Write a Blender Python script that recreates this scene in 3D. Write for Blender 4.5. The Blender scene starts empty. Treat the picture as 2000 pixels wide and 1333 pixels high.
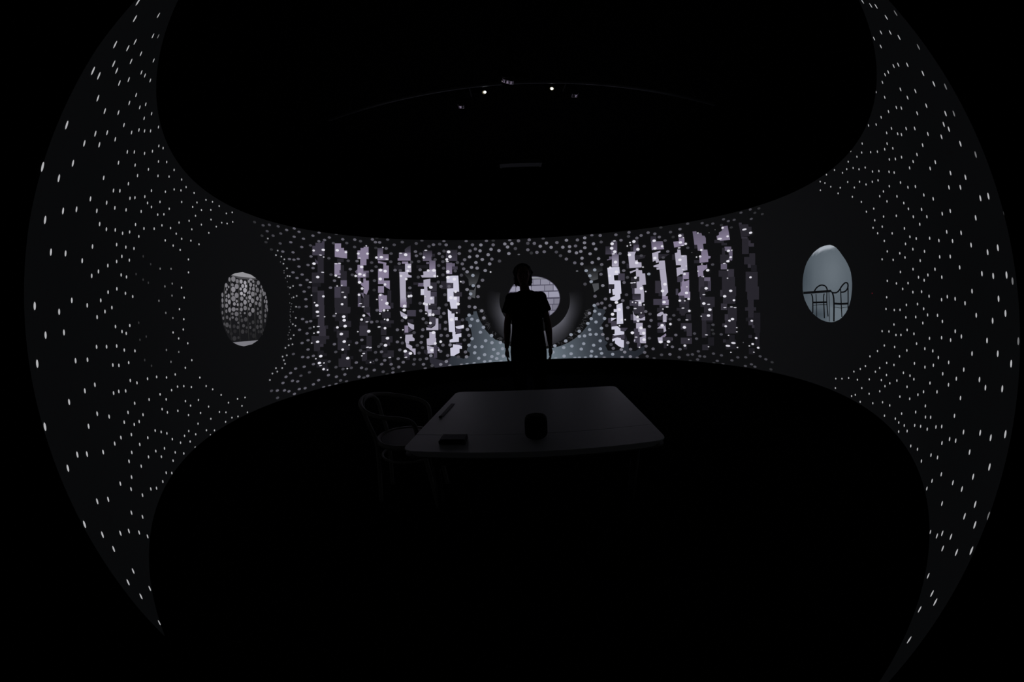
import bpy, bmesh, math, random
from mathutils import Vector, Matrix
SC = bpy.context.scene
C = SC.collection
# ---------------------------------------------------------------- camera, world, exposure
H = 1.22                                   # lens height above the floor
PITCH, ROLL = 0.0816208, -0.0514267
cd = bpy.data.cameras.new('camera')
cd.type = 'PANO'
cd.panorama_type = 'FISHEYE_EQUISOLID'     # a 12 mm circular fisheye on a full-frame body
cd.fisheye_lens = 656.138 / 2000 * 36
cd.fisheye_fov = math.radians(196.5)
cd.sensor_fit = 'HORIZONTAL'
cd.sensor_width = 36.0
cd.sensor_height = 36.0 * 1333 / 2000
cd.clip_start = 0.01
cam = bpy.data.objects.new('camera', cd)
C.objects.link(cam)
X = Vector((1, 0, 0)); U = Vector((0, math.sin(PITCH), math.cos(PITCH))); F = Vector((0, math.cos(PITCH), -math.sin(PITCH)))
cr, sr = math.cos(ROLL), math.sin(ROLL)
cx, cy, cz = X * cr + U * sr, U * cr - X * sr, -F
cam.matrix_world = Matrix(((cx.x, cy.x, cz.x, 0), (cx.y, cy.y, cz.y, 0), (cx.z, cy.z, cz.z, H), (0, 0, 0, 1)))
SC.camera = cam
w = bpy.data.worlds.new('world'); SC.world = w; w.use_nodes = True
w.node_tree.nodes['Background'].inputs[0].default_value = (0, 0, 0, 1)
w.node_tree.nodes['Background'].inputs[1].default_value = 0.0
SC.view_settings.view_transform = 'Standard'
SC.view_settings.look = 'None'
SC.view_settings.exposure = 0.0
SC.view_settings.gamma = 1.0
SC.view_settings.use_curve_mapping = False
SC.cycles.max_bounces = 5
SC.cycles.diffuse_bounces = 3

# ---------------------------------------------------------------- helpers
rng = random.Random(11)
RS = 3.4                                   # radius of the round screen
CX, CY = 0.268486, 3.115648                # its axis
ZT, ZB = 2.696, 0.300                      # its rims
def lin(v):
    v = max(0.0, v)
    return v / 12.92 if v <= 0.04045 else ((v + 0.055) / 1.055) ** 2.4
def col(r, g=None, b=None):                # 0..255 display values to linear
    if g is None: r, g, b = r, r, r
    return (lin(r / 255), lin(g / 255), lin(b / 255))
def on_screen(t, z, off=0.0):              # angle in degrees and height in metres on the screen
    a = math.radians(t); r = RS - off
    return Vector((CX + r * math.sin(a), CY + r * math.cos(a), z))
def P(s):                                  # "angle,height" list, hundredths of a degree and millimetres
    return [tuple(float(q) for q in p.split(',')) for p in s.split()]
def TZ(s): return [(p[0] / 100, min(ZT, max(ZB, p[1] / 1000))) for p in P(s)]

def principled(name, base, rough=0.6, metal=0.0, spec=0.5, noise=None, bump=None):
    m = bpy.data.materials.new(name); m.use_nodes = True
    nt = m.node_tree; b = nt.nodes['Principled BSDF']
    b.inputs['Base Color'].default_value = (*base, 1); b.inputs['Roughness'].default_value = rough
    b.inputs['Metallic'].default_value = metal; b.inputs['Specular IOR Level'].default_value = spec
    if noise:
        sc, amt = noise
        tc = nt.nodes.new('ShaderNodeTexCoord'); n = nt.nodes.new('ShaderNodeTexNoise'); n.inputs['Scale'].default_value = sc
        n.inputs['Detail'].default_value = 4
        mp = nt.nodes.new('ShaderNodeMapRange'); mp.inputs['To Min'].default_value = 1 - amt; mp.inputs['To Max'].default_value = 1 + amt
        mx = nt.nodes.new('ShaderNodeMix'); mx.data_type = 'RGBA'; mx.blend_type = 'MULTIPLY'; mx.inputs[0].default_value = 1
        mx.inputs[6].default_value = (*base, 1)
        nt.links.new(tc.outputs['Object'], n.inputs['Vector']); nt.links.new(n.outputs['Fac'], mp.inputs['Value'])
        nt.links.new(mp.outputs['Result'], mx.inputs[7]); nt.links.new(mx.outputs[2], b.inputs['Base Color'])
        if bump:
            bp = nt.nodes.new('ShaderNodeBump'); bp.inputs['Strength'].default_value = bump; bp.inputs['Distance'].default_value = 0.002
            nt.links.new(n.outputs['Fac'], bp.inputs['Height']); nt.links.new(bp.outputs['Normal'], b.inputs['Normal'])
    return m
def glow_material(name, source):           # screen cloth that also gives off the picture's light
    m = principled(name, (0.08, 0.08, 0.08), 1.0, 0, 0.0); nt = m.node_tree; b = nt.nodes['Principled BSDF']
    if source == 'attribute':
        a = nt.nodes.new('ShaderNodeAttribute'); a.attribute_name = 'picture'; o = a.outputs['Color']
    else:
        a = nt.nodes.new('ShaderNodeObjectInfo'); o = a.outputs['Color']
    nt.links.new(o, b.inputs['Emission Color']); b.inputs['Emission Strength'].default_value = 1.0
    return m
def emit_material(name, c, s):
    m = principled(name, (0.1, 0.1, 0.1), 0.2); b = m.node_tree.nodes['Principled BSDF']
    b.inputs['Emission Color'].default_value = (*c, 1); b.inputs['Emission Strength'].default_value = s
    return m
M = dict(
    picture=glow_material('projected_picture', 'attribute'),
    dot=glow_material('projected_dot', 'object'),
    black=principled('black_paint', (0.006, 0.006, 0.007), 0.9, 0, 0.05, (3, .3)),
    carpet=principled('black_carpet', (0.006, 0.006, 0.007), 1.0, 0, 0.0, (160, .4), .5),
    cloth=principled('black_backing_cloth', (0.008, 0.008, 0.009), 1.0, 0, 0.0, (60, .3)),
    table=principled('white_laminate', (0.87, 0.88, 0.90), 0.44, 0, 0.6, (40, .03)),
    edge=principled('dark_table_edge', (0.10, 0.10, 0.10), 0.6, 0, 0.3),
    steel=principled('dark_steel', (0.05, 0.05, 0.055), 0.45, 0.6, 0.4, (30, .2)),
    pipe=principled('grey_steel_pipe', (0.16, 0.16, 0.17), 0.45, 0.5, 0.4, (20, .2)),
    wood=principled('pale_bentwood', (0.30, 0.29, 0.27), 0.5, 0, 0.35, (25, .15)),
    seat=principled('pale_seat', (0.26, 0.255, 0.25), 0.6, 0, 0.2, (90, .15), .4),
    casing=principled('black_casing', (0.004, 0.004, 0.004), 0.8, 0, 0.05, (50, .2)),
    mirror=principled('glossy_black_glass', (0.36, 0.31, 0.36), 0.03, 1.0, 0.5),
    fitting=principled('grey_fitting', (0.10, 0.10, 0.10), 0.6, 0, 0.3),
    fabric=principled('black_speaker_cloth', (0.012, 0.012, 0.012), 0.9, 0, 0.1, (300, .5), .5),
    leather=principled('black_leather', (0.006, 0.006, 0.006), 0.55, 0, 0.25, (220, .3), .3),
    strip=principled('dark_grey_strip', (0.24, 0.24, 0.25), 0.6, 0, 0.2, (120, .5)),
    skin=principled('skin', (0.20, 0.11, 0.08), 0.6, 0, 0.2, (60, .1)),
    eye=principled('eye', (0.10, 0.10, 0.10), 0.2, 0, 0.4),
    hair=principled('dark_hair', (0.010, 0.008, 0.007), 0.7, 0, 0.2, (200, .4), .6),
    shirt=principled('black_cotton', (0.008, 0.008, 0.009), 1.0, 0, 0.0, (250, .3), .3),
    trousers=principled('black_trousers', (0.008, 0.008, 0.010), 1.0, 0, 0.0, (180, .3), .3),
    shoe=principled('black_shoe', (0.008, 0.008, 0.008), 0.6, 0, 0.2),
    lens=emit_material('lit_projector_lens', (0.95, 0.98, 1.0), 6.0),
    lens_dim=emit_material('lit_projector_lens_rim', (0.55, 0.5, 0.3), 0.25),
    red=emit_material('red_indicator', (0.5, 0.02, 0.05), 0.5),
)
def obj(name, me, m=None, parent=None):
    o = bpy.data.objects.new(name, me); C.objects.link(o)
    if m is not None and not me.materials: me.materials.append(m)
    if parent: o.parent = parent
    return o
def from_bm(name, bm, m, parent=None, smooth=False):
    bmesh.ops.recalc_face_normals(bm, faces=bm.faces)
    me = bpy.data.meshes.new(name); bm.to_mesh(me); bm.free()
    if smooth:
        for f in me.polygons: f.use_smooth = True
    return obj(name, me, m, parent)
def thing(name, label, cat, loc=(0, 0, 0), rz=0, group=None):
    o = bpy.data.objects.new(name, None); C.objects.link(o); o.location = loc; o.rotation_euler = (0, 0, rz)
    o.empty_display_size = .1; o['label'] = label; o['category'] = cat
    if group: o['group'] = group
    return o
def struct(name, bm, m):
    o = from_bm(name, bm, m); o['kind'] = 'structure'; return o
def box(bm, c, s, rot=None, bevel=0, seg=2):
    r = bmesh.ops.create_cube(bm, size=1)
    vs = r['verts']; bmesh.ops.scale(bm, verts=vs, vec=s)
    if bevel:
        es = list({e for v in vs for e in v.link_edges})
        vs = bmesh.ops.bevel(bm, geom=es, offset=bevel, segments=seg, affect='EDGES', profile=.5)['verts']
        vs = list({v for v in vs})
    vs = [v for v in vs if v.is_valid]
    if rot: bmesh.ops.transform(bm, verts=vs, matrix=rot)
    bmesh.ops.translate(bm, verts=vs, vec=c)
    return vs
def catmull(pts, k=6, closed=False):
    pts = [Vector(p) for p in pts]; n = len(pts); out = []
    for i in range(n if closed else n - 1):
        if closed: a, b, c, d = (pts[(i + j) % n] for j in (-1, 0, 1, 2))
        else: a, b, c, d = pts[max(i - 1, 0)], pts[i], pts[i + 1], pts[min(i + 2, n - 1)]
        for j in range(k):
            u = j / k
            out.append(.5 * (2 * b + (c - a) * u + (2 * a - 5 * b + 4 * c - d) * u * u + (3 * b - a - 3 * c + d) * u ** 3))
    if not closed: out.append(pts[-1])
    return out
def tube(bm, pts, r, seg=10, closed=False):
    n = len(pts); rings = []
    rad = r if isinstance(r, (list, tuple)) else [r] * n
    up = None
    for i, p in enumerate(pts):
        a = pts[(i - 1) % n] if closed or i else pts[0]; b = pts[(i + 1) % n] if closed or i < n - 1 else pts[-1]
        t = (b - a).normalized()
        if up is None:
            up = t.cross(Vector((0, 0, 1)))
            if up.length < .1: up = t.cross(Vector((1, 0, 0)))
        up = (up - t * up.dot(t)).normalized(); v = t.cross(up)
        rings.append([bm.verts.new(p + (up * math.cos(q) + v * math.sin(q)) * rad[i]) for q in [2 * math.pi * j / seg for j in range(seg)]])
    for i in range(n if closed else n - 1):
        A, B = rings[i], rings[(i + 1) % n]
        for j in range(seg):
            bm.faces.new((A[j], A[(j + 1) % seg], B[(j + 1) % seg], B[j]))
    if not closed:
        bm.faces.new(rings[0][::-1]); bm.faces.new(rings[-1])
def loft(bm, rings, cap=True):
    R_ = [[bm.verts.new(p) for p in r] for r in rings]; n = len(R_[0])
    for A, B in zip(R_, R_[1:]):
        for j in range(n): bm.faces.new((A[j], A[(j + 1) % n], B[(j + 1) % n], B[j]))
    if cap: bm.faces.new(R_[0][::-1]); bm.faces.new(R_[-1])
def ell_ring(c, rx, ry, n=20, p=1.0):
    return [Vector((c[0] + rx * math.copysign(abs(math.cos(a)) ** p, math.cos(a)), c[1] + ry * math.copysign(abs(math.sin(a)) ** p, math.sin(a)), c[2])) for a in [2 * math.pi * i / n for i in range(n)]]
def lathe(bm, prof, c, n=24):
    loft(bm, [ell_ring((c[0], c[1], c[2] + z), r, r, n) for r, z in prof])

# flat picture pieces lying on the curved screen cloth -------------------------------------------------
def half(poly, ax, v, keep_hi):
    out = []
    for i in range(len(poly)):
        a, b = poly[i - 1], poly[i]; fa, fb = a[ax] - v, b[ax] - v
        if not keep_hi: fa, fb = -fa, -fb
        if (fa >= 0) != (fb >= 0):
            k = fa / (fa - fb); out.append((a[0] + (b[0] - a[0]) * k, a[1] + (b[1] - a[1]) * k))
        if fb >= 0: out.append(b)
    return out
def slices(poly, dt=1.0, dz=None):
    t0, t1 = min(p[0] for p in poly), max(p[0] for p in poly)
    if t1 - t0 > dt * 1.5:
        res = []; n = math.ceil((t1 - t0) / dt)
        for i in range(n):
            q = half(half(poly, 0, t0 + (t1 - t0) * i / n, True), 0, t0 + (t1 - t0) * (i + 1) / n, False)
            if len(q) > 2: res += slices(q, 1e9, dz)
        return res
    if dz:
        z0, z1 = min(p[1] for p in poly), max(p[1] for p in poly)
        if z1 - z0 > dz * 1.5:
            res = []; n = math.ceil((z1 - z0) / dz)
            for i in range(n):
                q = half(half(poly, 1, z0 + (z1 - z0) * i / n, True), 1, z0 + (z1 - z0) * (i + 1) / n, False)
                if len(q) > 2: res.append(q)
            return res
    return [poly]
def picture(name, pieces, parent, off, mat='picture'):
    """pieces: (list of (t, z), colour or function of (t, z)); one mesh lying off metres in front of the cloth"""
    vs, fs, cs = [], [], []
    for poly, c in pieces:
        clean = [poly[0]]
        for p in poly[1:]:
            if abs(p[0] - clean[-1][0]) + abs(p[1] - clean[-1][1]) > 1e-5: clean.append(p)
        if len(clean) < 3: continue
        area = sum(clean[i - 1][0] * clean[i][1] - clean[i][0] * clean[i - 1][1] for i in range(len(clean)))
        if abs(area) < 1e-7: continue
        if area < 0: clean = clean[::-1]
        b = len(vs)
        vs += [on_screen(t, z, off) for t, z in clean]; fs.append(list(range(b, b + len(clean))))
        cs += [c(t, z) if callable(c) else c for t, z in clean]
    me = bpy.data.meshes.new(name); me.from_pydata(vs, [], fs)
    at = me.color_attributes.new('picture', 'FLOAT_COLOR', 'POINT')
    for i, c in enumerate(cs): at.data[i].color = (*c, 1)
    return obj(name, me, M[mat], parent)
def grid_picture(name, s, parent, off, closed=True):
    rows = [P(r) for r in s.split(';')]; n = len(rows[0]); vs, cs, fs = [], [], []
    for r in rows:
        for t, z, a, b, c in r: vs.append(on_screen(t / 100, min(ZT, max(ZB, z / 1000)), off)); cs.append(col(a, b, c))
    for i in range(len(rows) - 1):
        for j in range(n if closed else n - 1):
            k = (j + 1) % n; q = [i * n + j, i * n + k, (i + 1) * n + k, (i + 1) * n + j]
            if (vs[q[0]] - vs[q[1]]).length < 1e-6: q = [q[0], q[2], q[3]]
            fs.append(q)
    me = bpy.data.meshes.new(name); me.from_pydata(vs, [], fs)
    at = me.color_attributes.new('picture', 'FLOAT_COLOR', 'POINT')
    for i, c in enumerate(cs): at.data[i].color = (*c, 1)
    return obj(name, me, M['picture'], parent)

# ---------------------------------------------------------------- the room
def room_box(name, lo, hi, m=M['black']):
    bm = bmesh.new(); c = [(a + b) / 2 for a, b in zip(lo, hi)]; box(bm, c, [b - a for a, b in zip(lo, hi)]); return struct(name, bm, m)
room_box('floor', (-5.2, -2.4, -.1), (5.6, 8.4, 0), M['carpet'])
room_box('ceiling', (-5.2, -2.4, 4.3), (5.6, 8.4, 4.4))
room_box('wall_front', (-5.2, 8.4, -.1), (5.6, 8.5, 4.4))
room_box('wall_back', (-5.2, -2.5, -.1), (5.6, -2.4, 4.4))
room_box('wall_left', (-5.3, -2.5, -.1), (-5.2, 8.5, 4.4))
room_box('wall_right', (5.6, -2.5, -.1), (5.7, 8.5, 4.4))

# ---------------------------------------------------------------- the round projection screen
scr = thing('projection_screen', 'tall curved projection screen wrapping round the dark room, covered in projected white dots and columns', 'screen', (0, 0, 0))
EDGE = [(.300, -154.6), (.463, -155.2), (.691, -155.8), (.981, -156.7), (1.207, -157.8), (1.440, -159.06), (1.522, -159.6), (2.0, -161.5), (2.696, -164)]
def left_edge(z):
    for (a, ta), (b, tb) in zip(EDGE, EDGE[1:]):
        if z <= b: return ta + (tb - ta) * (z - a) / (b - a)
    return EDGE[-1][1]
def shell(name, m, r_off, c, flip):
    NT, NZ = 640, 16; vs, fs = [], []
    for j in range(NZ + 1):
        z = ZB + (ZT - ZB) * j / NZ; tl = left_edge(z)
        for i in range(NT + 1): vs.append(on_screen(max(tl, -164 + 340 * i / NT), z, r_off))
    for j in range(NZ):
        for i in range(NT):
            a = j * (NT + 1) + i; q = [a, a + 1, a + NT + 2, a + NT + 1]; fs.append(q[::-1] if flip else q)
    me = bpy.data.meshes.new(name); me.from_pydata(vs, [], fs)
    if c:
        at = me.color_attributes.new('picture', 'FLOAT_COLOR', 'POINT')
        n = NT + 1
        for i in range(len(vs)):
            d = abs(-164 + 340 * (i % n) / NT)
            k = min(1, max(0, (d - 60) / 90))
            at.data[i].color = tuple(a + (b - a) * k for a, b in zip(c[0], c[1])) + (1,)
    return obj(name, me, m, scr)
BASE_MID, BASE_SIDE = col(13, 13.2, 14.5), col(5, 5.6, 6)  # glow dimmer towards the sides, lens vignetting put into the colour
shell('screen_surface', M['picture'], 0, (BASE_MID, BASE_SIDE), True)
bm = bmesh.new()
NB, NH = 340, 8
inner, outer = [], []
for j in range(NH + 1):
    z = ZB + (ZT - ZB) * j / NH; tl = left_edge(z)
    inner.append([bm.verts.new(on_screen(max(tl, -164 + 340 * i / NB), z, -.004)) for i in range(NB + 1)])
    outer.append([bm.verts.new(on_screen(max(tl, -164 + 340 * i / NB), z, -.03)) for i in range(NB + 1)])
for i in range(NB):
    for g in (inner, outer):
        for j in range(NH): bm.faces.new((g[j][i], g[j][i + 1], g[j + 1][i + 1], g[j + 1][i]))
    for j in (0, NH): bm.faces.new((inner[j][i], inner[j][i + 1], outer[j][i + 1], outer[j][i]))
for j in range(NH):
    for i in (0, NB): bm.faces.new((inner[j][i], inner[j + 1][i], outer[j + 1][i], outer[j][i]))
bmesh.ops.dissolve_degenerate(bm, dist=1e-5, edges=bm.edges)
from_bm('backing_cloth', bm, M['cloth'], scr)['label'] = 'black cloth back of the screen'

# lit floor seen in the picture, either side of the standing figure
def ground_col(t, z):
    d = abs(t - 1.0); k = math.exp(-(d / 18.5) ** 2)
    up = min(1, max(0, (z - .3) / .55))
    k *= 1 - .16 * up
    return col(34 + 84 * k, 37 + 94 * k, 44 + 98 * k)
def dark_col(t, z):
    return col(42, 41, 50)
GL, GR, GF, GJ = '-1546,1302 -1667,1300 -1672,1242 -1754,1233 -1877,1202 -1939,1186 -1934,1139 -1855,1119 -1850,1072 -1779,964 -1757,881 -1767,787 -1825,719 -1871,662 -1938,607 -1953,560 -1866,521 -1873,462 -2082,413 -2379,488 -2502,478 -2591,266 -734,253 355,221 382,590 -254,634 -736,681 -994,732 -1166,834 -1317,946 -1425,1080 -1488,1165', '-71,662 888,624 1183,648 1469,678 1676,746 1822,815 1928,884 2013,954 2120,1022 2186,1103 2243,1184 2274,1313 2385,1310 2410,1245 2622,1230 2668,1176 2582,1108 2689,1048 2584,991 2509,934 2542,817 2589,746 2604,641 2704,593 2620,535 2698,440 2936,435 3121,464 3390,558 3387,442 3613,433 3923,550 3921,414 3735,354 3673,275 2398,260 -102,282', '-3198,555 -2966,461 -2728,411 -2434,476 -2037,383 -2020,252 -3033,278 -3198,412', '3230,650 3291,650 3295,753 3390,558 3389,512 3224,476'
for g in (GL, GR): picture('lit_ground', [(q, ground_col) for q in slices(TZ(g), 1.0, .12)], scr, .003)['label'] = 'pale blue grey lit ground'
for g in (GF, GJ): picture('dim_ground', [(q, dark_col) for q in slices(TZ(g), 1.0)], scr, .002)['label'] = 'dim purple ground'
for s, a, b, za, zb in (('-1949,2054 -1743,2110 -1481,2106 -1385,2032 -1407,2008 -1478,1878 -1565,1796 -1684,1811 -1766,1795 -1777,1920', 74, 15, 1.80, 2.09), ('-1772,1718 -1612,1709 -1534,1796 -1585,1548 -1703,1575 -1761,1612', 80, 70, 1.55, 1.79), ('1997,2085 2203,2101 2648,2072 2645,1965 2488,1935 2474,1805 2288,1781 2192,1826', 76, 15, 1.79, 2.08), ('2272,1723 2486,1728 2484,1616 2316,1556', 84, 78, 1.56, 1.73)):
    f = lambda t, z, a=a, b=b, za=za, zb=zb: col(*(v * (a + (b - a) * min(1, max(0, (z - za) / (zb - za)))) for v in (.93, .95, 1.0)))
    picture('lit_patch', [(q, f) for q in slices(TZ(s), 1.0, .08)], scr, .003)['label'] = 'dim grey patch beside the dark ring'

# dark ring with a round opening onto a wall of stacked white boxes
ring = picture('projected_ring', [(q, col(13.5, 13.6, 14.6)) for q in slices(TZ('2331,1404 2310,1294 2265,1187 2197,1083 2108,985 1998,892 1870,807 1726,731 1568,665 1399,609 1220,565 1036,532 848,512 660,503 474,506 292,521 109,517 -76,524 -262,543 -445,574 -623,617 -794,670 -953,735 -1100,809 -1231,893 -1344,984 -1437,1082 -1510,1185 -1559,1292 -1586,1401 -1588,1512 -1568,1622 -1524,1730 -1459,1835 -1372,1936 -1266,2032 -1141,2121 -999,2202 -843,2274 -675,2335 -496,2386 -309,2425 -118,2452 76,2468 271,2470 463,2461 655,2459 848,2444 1038,2417 1224,2379 1402,2329 1570,2268 1727,2198 1869,2118 1995,2030 2103,1936 2191,1835 2259,1731 2306,1623 2330,1514'), 1.0)], scr, .005)
ring['label'] = 'big dark ring with a shaded tunnel inside'
grid_picture('tunnel_wall', '1483,1595,14,14,16 1505,1531,27,27,29 1514,1467,37,37,40 1510,1403,46,46,50 1494,1339,54,54,60 1466,1277,62,62,68 1425,1217,70,70,77 1373,1159,76,76,84 1310,1104,83,83,91 1236,1053,89,89,98 1153,1006,89,89,98 1061,964,89,89,98 961,928,89,89,98 855,897,89,89,98 743,873,89,89,98 626,855,89,89,98 507,843,89,89,98 386,839,89,89,98 265,841,89,89,98 144,850,89,89,98 27,866,89,89,98 -88,888,89,89,98 -197,917,89,89,98 -300,951,89,89,98 -396,991,89,89,98 -484,1036,89,89,98 -562,1086,89,89,98 -630,1140,85,85,93 -688,1197,79,79,87 -733,1256,72,72,79 -767,1318,65,65,71 -789,1382,57,57,63 -798,1446,49,49,54 -795,1510,40,40,44 -779,1574,30,30,33 -750,1637,19,19,21;1547,1603,14,14,15 1569,1536,25,25,27 1579,1468,33,33,36 1575,1400,41,41,45 1558,1333,48,48,53 1528,1267,54,54,60 1485,1202,61,61,67 1430,1141,67,67,73 1363,1083,72,72,80 1286,1029,78,78,86 1198,979,80,80,88 1100,935,81,81,89 995,896,82,82,90 883,864,82,82,91 764,837,83,83,91 641,818,83,83,92 515,806,83,83,92 388,801,83,83,92 260,803,83,83,92 132,813,83,83,92 8,830,83,83,92 -113,854,83,83,91 -228,884,83,83,91 -337,921,82,82,90 -439,963,81,81,89 -531,1011,80,80,88 -614,1064,79,79,87 -686,1121,74,74,82 -746,1181,68,68,75 -795,1244,63,63,69 -831,1310,57,57,62 -854,1377,50,50,55 -863,1445,43,43,47 -860,1513,36,36,39 -843,1581,28,28,30 -813,1647,18,18,20;1610,1612,14,14,15 1634,1541,22,22,25 1644,1469,29,29,32 1640,1397,36,36,39 1622,1326,41,41,46 1590,1256,47,47,52 1545,1188,52,52,57 1487,1123,57,57,62 1417,1062,62,62,68 1335,1005,68,68,75 1243,953,71,71,78 1140,906,73,73,80 1029,865,74,74,82 911,830,76,76,83 786,802,77,77,85 657,782,78,78,85 524,769,78,78,85 389,764,78,78,85 254,766,78,78,85 120,776,78,78,85 -11,794,78,78,85 -138,819,77,77,85 -260,852,76,76,84 -374,890,75,75,82 -481,935,73,73,81 -578,986,71,71,78 -665,1042,69,69,76 -741,1102,64,64,70 -805,1166,58,58,64 -856,1232,54,54,59 -894,1302,49,49,53 -918,1373,43,43,48 -928,1444,38,38,41 -924,1517,31,31,35 -906,1588,25,25,27 -875,1658,17,17,19;1674,1620,14,14,15 1699,1545,20,20,22 1709,1470,26,26,28 1705,1394,31,31,34 1686,1319,35,35,39 1653,1246,39,39,43 1605,1174,43,43,48 1545,1106,47,47,52 1471,1041,52,52,57 1385,981,58,58,64 1288,926,62,62,68 1180,876,64,64,71 1063,833,67,67,74 939,796,69,69,76 808,767,71,71,78 672,745,72,72,79 532,732,72,72,79 391,726,72,72,79 249,729,72,72,79 108,740,72,72,79 -30,758,72,72,79 -163,785,72,72,79 -291,819,70,70,77 -412,860,68,68,75 -524,907,65,65,72 -626,961,63,63,69 -717,1019,60,60,66 -797,1083,54,54,59 -864,1150,48,48,53 -917,1221,45,45,49 -957,1293,41,41,45 -982,1368,37,37,40 -993,1444,32,32,35 -989,1520,27,27,30 -970,1595,22,22,25 -937,1669,16,16,18;1737,1629,13,13,15 1763,1550,18,18,20 1774,1471,22,22,25 1770,1391,26,26,28 1750,1312,29,29,32 1715,1235,32,32,35 1666,1160,35,35,39 1602,1088,38,38,42 1525,1020,42,42,46 1434,957,48,48,53 1333,899,53,53,58 1220,847,57,57,62 1098,801,60,60,66 967,763,63,63,69 830,732,65,65,72 687,709,66,66,73 541,695,66,66,73 393,689,66,66,73 244,691,66,66,73 96,703,66,66,73 -48,723,66,66,73 -188,751,66,66,72 -322,786,64,64,70 -449,829,61,61,67 -566,879,58,58,64 -673,936,54,54,60 -769,997,50,50,55 -852,1064,44,44,48 -923,1135,39,39,43 -979,1209,36,36,40 -1020,1285,33,33,37 -1047,1364,30,30,33 -1058,1443,27,27,30 -1053,1523,23,23,26 -1034,1602,20,20,22 -999,1680,15,15,17;1801,1637,13,13,15 1828,1555,16,16,18 1839,1471,19,19,21 1835,1388,21,21,23 1814,1306,23,23,26 1778,1225,25,25,28 1726,1146,27,27,30 1659,1071,29,29,32 1578,1000,32,32,35 1484,933,39,39,43 1378,872,44,44,49 1260,817,49,49,54 1132,769,53,53,58 995,729,56,56,62 852,697,59,59,65 703,673,61,61,67 550,657,61,61,67 394,651,61,61,67 239,654,61,61,67 84,666,61,61,67 -67,687,61,61,67 -214,716,60,60,66 -354,754,57,57,63 -486,799,54,54,60 -609,851,50,50,55 -721,910,46,46,50 -821,975,41,41,45 -908,1045,34,34,38 -981,1119,29,29,32 -1040,1197,28,28,30 -1083,1277,26,26,28 -1111,1359,24,24,26 -1123,1442,22,22,24 -1118,1526,20,20,22 -1098,1609,17,17,19 -1061,1690,14,14,16;1865,1645,13,13,14 1893,1559,15,15,16 1905,1472,16,16,17 1900,1385,17,17,18 1878,1299,18,18,19 1840,1214,19,19,20 1786,1132,19,19,21 1717,1054,20,20,22 1632,979,23,23,25 1534,909,30,30,33 1423,845,36,36,39 1300,788,41,41,45 1166,738,46,46,50 1024,695,50,50,55 874,661,54,54,59 718,636,55,55,61 558,620,55,55,61 396,614,56,56,61 234,617,56,56,62 72,629,55,55,61 -86,651,55,55,61 -239,682,55,55,60 -385,721,51,51,56 -523,769,47,47,52 -651,823,43,43,47 -768,885,37,37,41 -873,953,32,32,35 -964,1026,25,25,28 -1040,1104,20,20,22 -1101,1185,20,20,22 -1146,1269,19,19,21 -1175,1355,18,18,20 -1187,1442,17,17,19 -1183,1529,16,16,18 -1161,1616,15,15,16 -1123,1701,14,14,15;1928,1654,13,13,14 1958,1564,13,13,14 1970,1473,13,13,14 1965,1382,13,13,14 1942,1292,13,13,14 1903,1204,13,13,14 1846,1118,13,13,14 1774,1036,13,13,14 1686,958,14,14,16 1584,885,21,21,23 1468,819,27,27,30 1340,758,34,34,37 1201,706,39,39,43 1052,662,44,44,48 896,626,48,48,53 734,600,50,50,55 567,583,50,50,55 398,576,51,51,57 228,579,52,52,57 60,592,50,50,55 -104,615,50,50,55 -264,647,49,49,54 -416,688,45,45,50 -560,738,41,41,45 -694,796,35,35,39 -816,860,30,30,33 -925,931,23,23,26 -1019,1007,16,16,18 -1099,1088,13,13,14 -1163,1173,13,13,14 -1210,1261,13,13,14 -1240,1350,13,13,14 -1252,1441,13,13,14 -1247,1532,13,13,14 -1225,1623,13,13,14 -1185,1712,13,13,14;1992,1662,13,13,14 2022,1569,13,13,14 2035,1474,13,13,14 2030,1379,13,13,14 2006,1286,13,13,14 1965,1194,13,13,14 1907,1105,13,13,14 1831,1019,13,13,14 1740,938,13,13,14 1634,862,13,13,15 1513,792,20,20,22 1380,729,26,26,29 1235,674,32,32,36 1081,628,38,38,42 918,591,42,42,47 749,563,45,45,49 576,546,45,45,49 400,538,47,47,52 223,542,48,48,53 48,555,45,45,49 -123,579,45,45,49 -289,613,44,44,48 -448,656,39,39,43 -598,708,34,34,38 -737,768,28,28,31 -863,835,22,22,24 -977,909,15,15,17 -1075,989,13,13,14 -1158,1073,13,13,14 -1224,1161,13,13,14 -1273,1253,13,13,14 -1304,1346,13,13,14 -1317,1440,13,13,14 -1312,1535,13,13,14 -1289,1629,13,13,14 -1248,1722,13,13,14', ring, .0065, False)['label'] = 'grey crescent of the tunnel wall'
lash = []
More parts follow.
